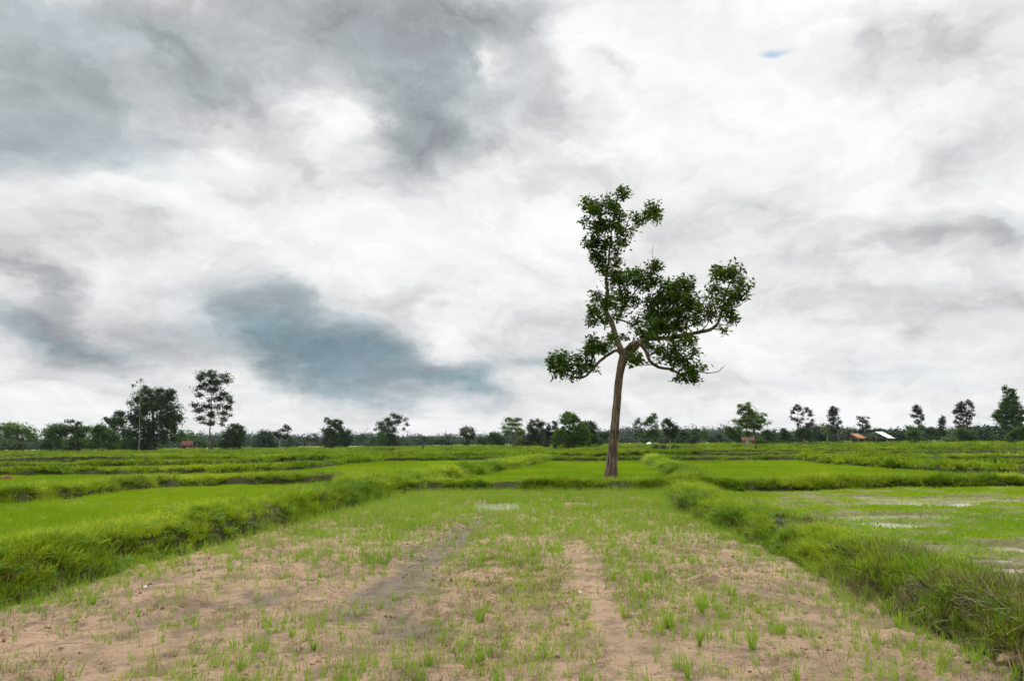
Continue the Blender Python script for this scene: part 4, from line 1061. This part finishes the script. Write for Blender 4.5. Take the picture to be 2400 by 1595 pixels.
far_tree('eucalyptus_tree', 'left tree of the airy trio right of the lone tree, thin pale stem', 6, 150, [(226, 690), (226, 560), (222, 430)], [(220,395,26,14),(212,420,34,16),(180,445,26,12),(250,445,20,16),(188,470,20,10),(225,480,22,12),(190,510,16,12),(240,520,18,14),(195,560,20,20),(235,570,16,16),(190,590,20,14)], 1, .36, 1.1, M_BARKP, tr=1.1)
far_tree('eucalyptus_tree', 'tallest middle tree of the airy trio right of the lone tree', 6, 148, [(390, 700), (385, 600), (378, 480), (385, 370)], [(390,335,30,14),(400,365,34,18),(350,375,34,18),(320,405,40,18),(375,410,40,22),(295,430,30,16),(345,440,40,22),(390,470,45,24),(400,520,52,34),(350,540,36,26),(430,550,40,34),(290,570,44,32),(370,600,70,40),(300,610,50,26)], 2, .36, 1.3, M_BARKP, tr=1.5)
far_tree('eucalyptus_tree', 'right tree of the airy trio right of the lone tree', 6, 150, [(560, 692), (572, 600), (560, 500), (540, 410)], [(535,392,30,12),(515,415,36,16),(560,415,34,18),(590,445,32,20),(500,450,26,16),(560,460,46,22),(630,480,36,20),(520,500,36,18),(590,510,44,28),(640,520,32,22),(590,560,36,30),(540,540,30,20),(600,590,34,24)], 1, .36, 1.3, M_BARKP, tr=1.2)
far_tree('umbrella_tree', 'flat layered tree right behind the airy trio', 6, 190, [(700, 682), (700, 610), (695, 560)], [(690,510,34,9),(720,540,34,12),(680,550,38,14),(740,560,40,12),(700,590,56,22),(650,610,40,28),(770,580,45,22)], 1, .42, 1.5)
for x0, lab, E_ in ((400, 'left dark bush under the airy trio', [(395,690,26,20),(400,715,44,30),(380,745,36,22),(430,745,36,22)]), (495, 'middle dark bush under the airy trio', [(490,700,36,26),(480,730,40,30),(515,745,32,22)]), (612, 'right dark bush under the airy trio', [(610,700,34,24),(620,730,46,30),(590,750,36,20),(650,755,22,14)])):
    far_tree('shrub', lab, 6, 82, None, E_, 5 if x0 < 600 else 1, .24, 2.0, cat='shrub', group='dark bushes in the paddies')
far_tree(LT, 'rounded tree midway between the airy trio and the twin trunked tree', 6, 215, [(850, 680), (850, 610)], [(845,520,36,16),(880,512,28,12),(830,550,40,22),(880,550,40,22),(850,590,56,32),(830,640,60,30)], 1, .5, 1.7)
far_tree(LT, 'light green upright tree with two pale stems right of the rounded one', 6, 210, [(925, 682), (928, 620), (935, 560)], [(945,530,22,18),(930,560,36,24),(960,575,26,22),(925,600,36,28)], 2, .5, 1.5, M_BARKP, tr=1.0)
far_tree(LT, 'low grey tree with ragged top between rounded tree and twin trunked tree', 6, 240, [(1090, 680), (1090, 630)], [(1075,575,20,12),(1120,580,36,20),(1010,600,36,20),(1050,620,50,28),(1120,630,50,32),(980,555,12,12)], 4, .6, 1.5)
far_tree('umbrella_tree', 'wide layered tree left behind the twin trunked tree', 6, 170, [(1240, 680), (1240, 600)], [(1215,490,44,14),(1300,482,66,10),(1240,520,56,18),(1330,515,50,14),(1210,560,46,28),(1280,570,60,28),(1220,610,52,34),(1310,610,60,32),(1350,570,36,20)], 2, .42, 1.6)
tt = far_tree('twin_trunked_tree', 'olive tree on two dark trunks with dense layered crown, right of centre', 6, 83, [(1518, 768), (1518, 690), (1512, 600), (1498, 510), (1470, 400), (1440, 280)],
     [(1428,210,24,12),(1445,232,24,12),(1340,236,34,11),(1400,250,60,14),(1380,280,60,14),(1450,290,45,16),(1350,312,40,12),(1420,325,75,16),(1500,325,42,13),(1590,325,34,10),(1610,345,30,12),(1450,358,80,16),(1550,362,60,14),(1370,362,46,13),(1620,385,32,12),(1285,398,26,10),(1320,410,40,12),(1400,400,90,18),(1510,405,80,18),(1580,410,55,16),(1650,435,22,9),(1350,440,52,14),(1440,440,80,18),(1540,455,60,16),(1400,470,46,14),(1480,480,48,16),(1550,490,40,12),(1430,530,30,18),(1425,560,28,18),(1420,590,22,14),(1560,630,44,18),(1590,620,30,16),(1670,425,12,8)], 3, .20, 1.45, tr=2.8)
def second_trunk():
    ox, oy, s = CROPS[6]
    mb = MB(); b = tt.location
    pts = [(1424, 735, 3.0), (1430, 680, 2.2), (1432, 600, 1.9), (1418, 520, 1.6), (1405, 440, 1.0)]
    PP = [];
    for x, y, r in pts:
        q = plane(ox + x * s, oy + y * s, 86); PP.append(np.array([q[0] - b.x, 86 - b.y, q[2]]))
    PP[0][2] = -.1
    PP, RR = resample(PP, [r * .085 for _, _, r in pts], .6); mb.tube(PP, RR, 8, wob=.08)
    o = mb.build('trunk', M_BARKP, tt, smooth=True); o['label'] = 'second paler gnarled trunk at left'
second_trunk()
far_tree(LT, 'green tree right behind the twin trunked tree', 6, 165, [(1640, 684), (1640, 610)], [(1655,515,34,16),(1620,535,34,16),(1610,570,50,24),(1680,560,36,22),(1640,610,70,34),(1600,640,50,24),(1730,640,50,26)], 1, .4, 1.6)
far_tree(LT, 'distant pale tree with thin stem between the twin trunked and the twin topped tree', 6, 260, [(1722, 680), (1722, 580)], [(1722,515,20,14),(1718,545,24,18),(1715,570,16,12)], 4, .6, 1.2, M_BARKP, tr=1.0)
far_tree(LT, 'dense dark green tree left of the twin topped tree', 6, 195, [(1835, 680), (1835, 600)], [(1830,505,32,16),(1820,535,44,22),(1860,545,34,22),(1830,580,56,30),(1850,620,56,34),(1790,640,46,30)], 1, .45, 1.8)
far_tree('slender_tree', 'twin topped tall dark tree with see through middle, right side', 6, 190, [(1985, 680), (1980, 560), (1978, 430), (1982, 300)], [(1975,240,28,12),(1955,270,30,18),(2005,275,34,18),(1925,310,20,14),(2085,270,24,12),(2070,300,24,16),(2110,300,26,18),(2130,335,26,18),(2040,330,18,12),(1900,360,9,9),(1940,385,26,12),(1975,400,20,14),(2030,385,14,14),(2020,415,14,12),(2145,400,14,22),(2105,380,16,10),(2140,440,18,16),(2085,440,36,14),(2110,465,26,12),(2065,470,20,10),(1985,450,22,20)], 5, .42, 1.3, tr=1.6)
far_tree(LT, 'bushy green tree filling the foot of the twin topped tree', 6, 185, [(2050, 684), (2050, 600)], [(2040,500,44,24),(2080,530,40,26),(2000,540,40,24),(2050,575,80,36),(2060,620,70,32)], 1, .42, 1.8)
far_tree(LT, 'slim grey tree right of the twin topped tree', 6, 240, [(2185, 680), (2185, 560)], [(2185,480,14,12),(2180,515,26,18),(2185,555,28,20),(2200,600,50,30),(2160,620,40,30)], 4, .6, 1.4)
far_tree('slender_tree', 'tall dark column shaped tree left of the rust roofed shed', 7, 190, [(262, 742), (256, 620), (250, 500), (250, 380)], [(255,352,32,9),(235,372,28,12),(285,375,24,16),(215,400,18,10),(250,400,34,14),(290,400,14,14),(240,432,34,13),(275,430,22,12),(240,470,34,14),(215,490,20,16),(275,490,22,16),(310,465,12,8),(330,505,18,10),(310,525,24,9),(245,525,30,14),(290,545,22,11),(240,560,34,14),(305,575,14,14),(260,595,36,16),(300,610,14,9),(260,620,22,14)], 5, .40, 1.35, tr=1.4)
far_tree(LT, 'pale yellowish tree behind the column shaped tree', 7, 215, [(185, 742), (185, 640)], [(170,560,28,16),(190,585,36,20),(150,590,20,14),(200,620,30,20)], 3, .5, .9, M_BARKP)
far_tree(LT, 'round topped thin tree behind the ridge of the rust roofed shed', 7, 225, [(590, 700), (580, 600), (575, 530)], [(530,465,28,11),(570,470,30,12),(615,465,22,12),(560,500,34,14),(605,510,34,16),(555,540,32,14),(610,550,34,14),(640,570,22,12),(580,590,40,16),(490,590,22,11),(505,610,26,16),(560,620,50,16)], 5, .5, 1.2)
far_tree(LT, 'broad low tree behind the white roofed shed', 7, 240, [(740, 700), (740, 650)], [(700,612,60,18),(770,605,60,14),(820,615,40,14),(720,640,70,20),(800,645,60,20),(400,635,30,18),(430,650,40,20)], 1, .6, 1.8)
far_tree('slender_tree', 'tall dark stacked tree right of the white roofed shed', 7, 195, [(1190, 730), (1192, 620), (1188, 500), (1178, 390)], [(1175,335,24,12),(1160,358,30,12),(1200,365,18,12),(1145,385,26,12),(1180,395,34,14),(1212,395,12,12),(1200,420,24,10),(1130,435,22,9),(1155,450,28,9),(1240,435,12,9),(1215,458,34,10),(1235,478,20,10),(1195,490,30,10),(1160,510,22,10),(1200,520,26,10),(1190,545,34,12)], 5, .42, 1.5, tr=1.6)
far_tree('umbrella_tree', 'flat crowned green tree crossing the foot of the stacked tree', 7, 185, [(1160, 735), (1160, 640)], [(1070,562,32,8),(1100,580,46,10),(1230,560,38,10),(1200,580,50,12),(1240,585,30,10),(1150,600,50,14)], 2, .42, 1.6)
far_tree('shrub', 'round light green bush in front of the stacked tree', 7, 150, None, [(1140,620,46,16),(1110,650,46,24),(1175,650,46,26),(1140,690,66,28),(1140,730,54,30),(1110,755,34,14),(1170,755,34,14)], 2, .34, 1.9, cat='shrub')
far_tree('shrub', 'tiny round bush between the white roofed shed and the light green bush', 7, 160, None, [(973,735,20,12),(973,755,20,14)], 1, .34, 1.8, cat='shrub')
far_tree('slender_tree', 'shorter column shaped tree between the stacked and the forked tall tree', 7, 200, [(1448, 732), (1448, 640), (1450, 540)], [(1465,460,18,12),(1455,485,30,14),(1475,505,22,14),(1430,515,30,14),(1460,535,36,14),(1440,560,28,13),(1475,580,18,10),(1445,590,26,14),(1420,610,16,11),(1455,625,26,16),(1470,650,24,16),(1430,640,20,14)], 1, .42, 1.5, M_BARKP, tr=1.1)
far_tree('slender_tree', 'tall forked dark tree with twin tops, third from the right edge', 7, 190, [(1700, 730), (1695, 620), (1690, 500), (1680, 380)], [(1750,280,24,12),(1735,300,26,10),(1775,310,24,16),(1665,302,26,11),(1640,325,34,13),(1690,325,28,12),(1655,352,38,13),(1700,358,26,12),(1775,345,26,14),(1610,385,28,10),(1590,410,22,10),(1640,395,34,13),(1680,400,26,14),(1760,380,24,12),(1790,385,16,10),(1740,408,28,10),(1800,430,16,8),(1770,440,24,9),(1740,445,22,9),(1640,430,34,14),(1690,435,26,12),(1605,462,22,10),(1650,475,34,14),(1730,475,26,9),(1775,475,12,8),(1600,505,20,9),(1640,520,36,14),(1690,515,26,12),(1745,510,30,12),(1760,530,22,10),(1700,550,34,14),(1640,560,44,16),(1720,575,40,14)], 5, .42, 1.5, tr=2.0)
far_tree(LT, 'green bushy growth around the foot of the forked tall tree', 7, 180, [(1700, 735), (1700, 660)], [(1640,600,50,20),(1700,610,60,22),(1620,640,44,26),(1690,650,70,32),(1760,650,50,36),(1660,690,60,30),(1740,690,60,28),(1800,680,36,26)], 2, .4, 1.8)
far_tree('shrub', 'low yellow green shrub left of the forked tree foot', 7, 165, None, [(1560,700,56,18),(1530,715,40,12),(1595,715,36,12)], 3, .36, 1.7, cat='shrub')
far_tree(LT, 'dark rounded tree between the stacked and the shorter column tree', 7, 230, [(1330, 730), (1330, 660)], [(1300,600,36,20),(1350,590,40,16),(1320,630,50,28),(1380,640,36,24),(1340,680,70,34),(1270,670,40,34)], 1, .5, 1.7)
far_tree(LT, 'wide dark tree right of the forked tall tree', 7, 240, [(1860, 720), (1860, 650)], [(1800,590,40,16),(1840,575,30,9),(1860,610,50,20),(1930,600,34,16),(1830,640,60,28),(1920,650,60,26),(1890,690,80,26),(1960,690,40,24)], 1, .55, 1.7)
far_tree(LT, 'hazy pale distant tree left of the tall leafy tree at the right edge', 7, 290, [(2020, 715), (2020, 650)], [(2015,590,26,12),(2025,615,30,16),(2080,630,40,18),(2010,650,36,18),(2100,660,40,24)], 4, .65, 1.3)
far_tree('shrub', 'dark round shrub before the hazy pale tree near the right edge', 7, 175, None, [(2020,680,36,22),(2025,700,42,18)], 1, .38, 1.8, cat='shrub')
far_tree('big_tree', 'tall leafy tree with narrow top at the right edge', 7, 150, [(2260, 730), (2262, 620), (2255, 480), (2220, 330), (2170, 200)], [(2140,120,18,10),(2135,142,24,12),(2190,158,34,12),(2235,165,26,14),(2140,178,24,14),(2190,190,34,16),(2250,205,32,20),(2150,220,28,16),(2210,235,44,22),(2270,245,26,20),(2150,265,30,18),(2215,285,56,26),(2140,310,38,22),(2260,310,40,26),(2190,340,66,28),(2110,350,34,18),(2290,350,46,28),(2080,395,44,24),(2160,400,62,30),(2250,400,60,32),(2320,400,36,34),(2045,440,36,22),(2110,450,58,28),(2200,460,70,32),(2290,460,60,36),(2330,480,36,30),(2090,495,46,20),(2160,520,60,24),(2240,530,62,32),(2310,540,44,36),(2160,560,40,18),(2220,590,50,26)], 2, .34, 1.7, M_BARKP, tr=3.2)
far_tree('shrub', 'big light and dark green bush below the tall tree at the right edge', 7, 128, None, [(2270,620,34,24),(2240,650,36,26),(2320,600,40,36),(2290,670,60,34),(2250,700,50,30),(2340,680,56,50),(2300,730,80,30),(2230,735,36,20),(2360,620,40,50)], 2, .30, 2.0, cat='shrub')
far_tree('shrub', 'dark low bush row right of the twin trunked tree', 6, 140, None, [(1710,640,30,14),(1720,665,40,20),(1760,675,40,14),(1690,685,30,14)], 1, .32, 1.8, cat='shrub')

# ---- hedge before the sheds
def hedge():
    a = plane(1810, 1040, 150); b = plane(2062, 1040, 150)
    root = empty('hedge', ((a[0] + b[0]) / 2, 150, 0), 'long low green hedge running before the two open sheds', 'hedge')
    E = []
    n = 46
    for i in range(n):
        x = a[0] + (b[0] - a[0]) * i / (n - 1) - root.location.x
        E.append((x, rng.normal(0, .25), .45 + rng.uniform(-.1, .12), .45, .5, .5))
    V, Q = leaf_cloud(E, .22, 2.2, .5, 4, 77); V[:, 2] = np.maximum(V[:, 2], .02)
    mesh_np('foliage', V, [Q], M_LEAF[2], parent=root)
    mb = MB()
    for i in range(0, n, 2): mb.tube([(E[i][0], E[i][1], -.05), (E[i][0] + .1, E[i][1], .5)], [.04, .02], 5)
    o = mb.build('stems', M_BARKD, root); o['kind'] = 'stuff'
hedge()

# ---- the far woods: one continuous mass
def far_woods():
    E = []; 
    g = np.random.default_rng(5)
    for band, (R0, n, h) in enumerate(((270, 420, 2.6), (560, 330, 6.0), (680, 300, 8.0), (820, 260, 12.0))):
        for i in range(n):
            a = math.radians(-42 + 84 * (i + g.uniform(-.4, .4)) / n); r = R0 * g.uniform(.93, 1.07)
            hh = h * (.20 + 1.25 * float(fbm(np.array([a * 14.0 + band * 9]), np.array([1.0]), 3, 88)[0])) * g.uniform(.75, 1.2)
            w = (2.5 + hh * .5) * g.uniform(.7, 1.5)
            if band == 0: hh *= .05 + 2.2 * float(sstep(.42, .75, fbm(np.array([a * 22.0 + 3]), np.array([4.0]), 3, 91)[0]))
            x, y = r * math.sin(a), r * math.cos(a)
            E.append((x, y, hh * .62, w, w, hh * .40)); E.append((x + g.normal(0, w * .4), y, hh * .25, w * 1.2, w, hh * .28))
    V, Q = leaf_cloud(E[840:], 1.7, 1.0, .7, 3, 6); V2, Q2 = leaf_cloud(E[:840], .75, 1.0, .7, 3, 7); Q = np.vstack([Q, Q2 + len(V)]); V = np.vstack([V, V2]); V[:, 2] = np.maximum(V[:, 2], .02)
    o = mesh_np('far_woods', V, [Q], M_LEAF[4]); tag(o, 'bluish continuous line of distant woods along the horizon', 'woods', kind='stuff')
far_woods()

# ------------------------------------------------------------------ field huts and sheds
M_RUST = plain_mat('rusty_sheet', (.11, .042, .03), (.07, .028, .022), .8, 1.2)
M_REDROOF = plain_mat('red_sheet', (.085, .022, .020), (.055, .018, .018), .7, 2.0)
M_ORANGE = plain_mat('orange_sheet', (.33, .155, .075), (.22, .10, .055), .8, .8)
M_WHITE = plain_mat('white_sheet', (.72, .74, .78), (.50, .52, .56), .45, .7)
M_WOOD = plain_mat('grey_wood', (.30, .24, .18), (.17, .13, .10), .9, 2.0)
M_WOODD = plain_mat('dark_wood', (.09, .07, .055), (.05, .04, .035), .9, 2.0)
def corrugated(mb, x0, x1, z0, z1, y0, y1, pitch=.22, th=.02):
    """a sloping corrugated sheet from (x0,z0) to (x1,z1), spanning y0..y1, with thickness"""
    n = max(6, int(abs(y1 - y0) / pitch * 4)); ys = np.linspace(y0, y1, n)
    dz = .02 * np.sin((ys - y0) / pitch * 2 * np.pi)
    top = [[(x0, y, z0 + d + th) for y, d in zip(ys, dz)], [(x1, y, z1 + d + th) for y, d in zip(ys, dz)]]
    bot = [[(x0, y, z0 + d) for y, d in zip(ys, dz)], [(x1, y, z1 + d) for y, d in zip(ys, dz)]]
    V = top[0] + top[1] + bot[0] + bot[1]; Q = []
    for i in range(n - 1):
        Q += [(i, i + 1, n + i + 1, n + i), (2 * n + i, 3 * n + i, 3 * n + i + 1, 2 * n + i + 1), (i, 2 * n + i, 2 * n + i + 1, i + 1), (n + i, n + i + 1, 3 * n + i + 1, 3 * n + i)]
    Q += [(0, n, 3 * n, 2 * n), (n - 1, 3 * n - 1, 4 * n - 1, 2 * n - 1)]
    mb.add(V, Q)
def shed(label, px, D, W, L, eave, ridge, roofmat, rot, name='open_shed', posts=3, rails=True, ridge_x=0.0, raised=None):
    """gabled open shed: ridge along local y; width W in x, length L in y"""
    b = plane(px, 1035, D)
    root = empty(name, (b[0], D, 0), label, 'shed' if name == 'open_shed' else 'hut'); root.rotation_euler.z = math.radians(rot)
    for sx in (-1, 1):
        mb = MB(); corrugated(mb, sx * (W / 2 + .45), ridge_x, eave - .12, ridge, -L / 2 - .4, L / 2 + .4); mb.build('roof_sheet', roofmat, root)
    for sy in np.linspace(-L / 2, L / 2, posts):
        for sx in (-1, 1):
            mb = MB(); mb.tube([(sx * W / 2, sy, -.1), (sx * W / 2 + rng.normal(0, .03), sy, eave)], [.13, .11], 8, wob=.04); mb.build('post', M_WOOD, root)
    for sy in (-L / 2, L / 2):
        mb = MB(); mb.tube([(ridge_x, sy, -.1), (ridge_x, sy, ridge - .05)], [.12, .1], 8, wob=.04); mb.build('post', M_WOOD, root)
        mb = MB(); mb.box(-W / 2 - .2, W / 2 + .2, sy - .06, sy + .06, eave - .16, eave - .02)
        for sx in (-1, 1):
            mb.tube([(sx * W / 2, sy, eave - .05), (ridge_x, sy, ridge - .08)], [.06, .06], 5)
        mb.build('gable_frame', M_WOODD, root)
    if rails:
        mb = MB()
        for z in (.55, 1.05, 1.5):
            for sx in (-1, 1): mb.tube([(sx * W / 2, -L / 2, z), (sx * W / 2, L / 2, z)], [.05, .05], 5)
            mb.tube([(-W / 2, L / 2 - .1, z), (W / 2, L / 2 - .1, z)], [.05, .05], 5)
        mb.build('rails', M_WOODD, root)
        mb = MB(); mb.box(-W / 2 + .2, W / 2 - .3, L / 2 - .6, L / 2 - .3, 0, 1.3); mb.build('feed_rack', M_WOODD, root)
    if raised:
        mb = MB(); mb.box(-W / 2 - .1, W / 2 + .1, -L / 2 - .1, L / 2 + .1, raised - .1, raised); mb.build('floor_deck', M_WOOD, root)
        mb = MB(); mb.box(-W / 2, W / 2, L / 2 - .06, L / 2, raised, eave - .1); mb.build('back_wall', M_WOODD, root)
    return root
shed('open shed with rust orange roof and dark gable, left of the white roofed one', 2004, 205, 4.0, 4.6, 1.75, 3.1, M_ORANGE, -50)
shed('larger open shed with bright white metal roof standing on posts', 2062, 200, 5.8, 5.6, 1.7, 3.5, M_WHITE, -45)
shed('little hut with dark red corrugated roof on thin posts, far left', 441, 208, 2.6, 2.8, 1.4, 3.0, M_REDROOF, 88, name='field_hut', posts=2, rails=False, raised=.8)
shed('raised hut with rusty roof half hidden behind the twin trunked tree', 1753, 160, 1.7, 2.1, 1.4, 2.2, M_RUST, 80, name='field_hut', posts=2, rails=False, raised=.75)
shed('tiny pale roofed hut in front of the airy trio of trees', 1523, 205, .7, .6, .7, 1.15, M_WHITE, 40, name='field_hut', posts=2, rails=False, raised=.4)
shed('small faded hut roof peeping over the hedge left of the column shaped tree', 1886, 215, 1.2, 1.0, .9, 1.3, M_ORANGE, 80, name='field_hut', posts=2, rails=False, raised=.4)

# ------------------------------------------------------------------ small things
def lump(name, label, cat, px, py, rx, ry, rz, mat, seed):
    import bmesh
    bm = bmesh.new(); bmesh.ops.create_icosphere(bm, subdivisions=4, radius=1)
    for v in bm.verts:
        q = 1 + .5 * (float(fbm(np.array([v.co.x * 1.6 + seed]), np.array([v.co.y * 1.6 + v.co.z * 1.9]), 4, seed)[0]) - .5)
        v.co = Vector((v.co.x * rx * q, v.co.y * ry * q, v.co.z * rz * q))
    me = bpy.data.meshes.new(name); bm.to_mesh(me); bm.free(); me.materials.append(mat)
    me.polygons.foreach_set('use_smooth', [True] * len(me.polygons))
    g = ground(px, py); o = bpy.data.objects.new(name, me); COL.objects.link(o)
    o.location = (g[0], g[1], float(terrain(np.array([g[0]]), np.array([g[1]]))[0][0]) + rz * .2)
    return tag(o, label, cat)
M_MOUND = plain_mat('red_earth', (.20, .085, .045), (.11, .05, .03), 1.0, 2.5)
lump('earth_mound', 'reddish brown termite mound in the paddy at the left edge', 'mound', 18, 1128, .34, .3, .26, M_MOUND, 3)
lump('soil_lump', 'pale rounded lump of soil at the foot of the right bank, bottom right corner', 'soil lump', 2372, 1562, .11, .08, .06, plain_mat('pale_soil', (.30, .20, .13), (.20, .13, .08), 1.0, 6.0), 9)
def scrap(px, py, w, h, c, lab):
    g = ground(px, py); z = float(terrain(np.array([g[0]]), np.array([g[1]]))[0][0]) + .012
    V = []; Q = []
    n = 6
    for i in range(n):
        for j in range(4):
            V.append(((i / (n - 1) - .5) * w, (j / 3 - .5) * h, z * 0 + .012 * math.sin(i * 1.9 + j) + .008 * j + rng.uniform(-.003, .003)))
    for i in range(n - 1):
        for j in range(3): Q.append((i * 4 + j, (i + 1) * 4 + j, (i + 1) * 4 + j + 1, i * 4 + j + 1))
    o = mesh_np('litter_scrap', np.array(V), [np.array(Q)], plain_mat('scrap', c, tuple(q * .8 for q in c), .5, 20)); o.location = (g[0], g[1], z); o.rotation_euler.z = .3
    md = o.modifiers.new('thick', 'SOLIDIFY'); md.thickness = .002
    tag(o, lab, 'litter')
scrap(1360, 1388, .06, .03, (.6, .38, .36), 'small pink and white scrap of litter beside the bare track')
scrap(340, 1379, .035, .022, (.6, .58, .54), 'tiny white scrap on the soil below the left bank')

# ------------------------------------------------------------------ air
def air():
    mb = MB(); mb.box(-2800, 2800, -2800, 2800, -1.5, 45)
    m = bpy.data.materials.new('haze_air'); m.use_nodes = True; t = NT(m.node_tree)
    for nd in list(m.node_tree.nodes): m.node_tree.nodes.remove(nd)
    v = t.n('ShaderNodeVolumePrincipled'); v.inputs['Color'].default_value = c4(.80, .90, 1.0); v.inputs['Density'].default_value = .00009
    out = t.n('ShaderNodeOutputMaterial'); t.l(v.outputs[0], out.inputs['Volume'])
    o = mb.build('haze', m); tag(o, 'thin pale haze over the distant fields and woods', kind='stuff')
air()
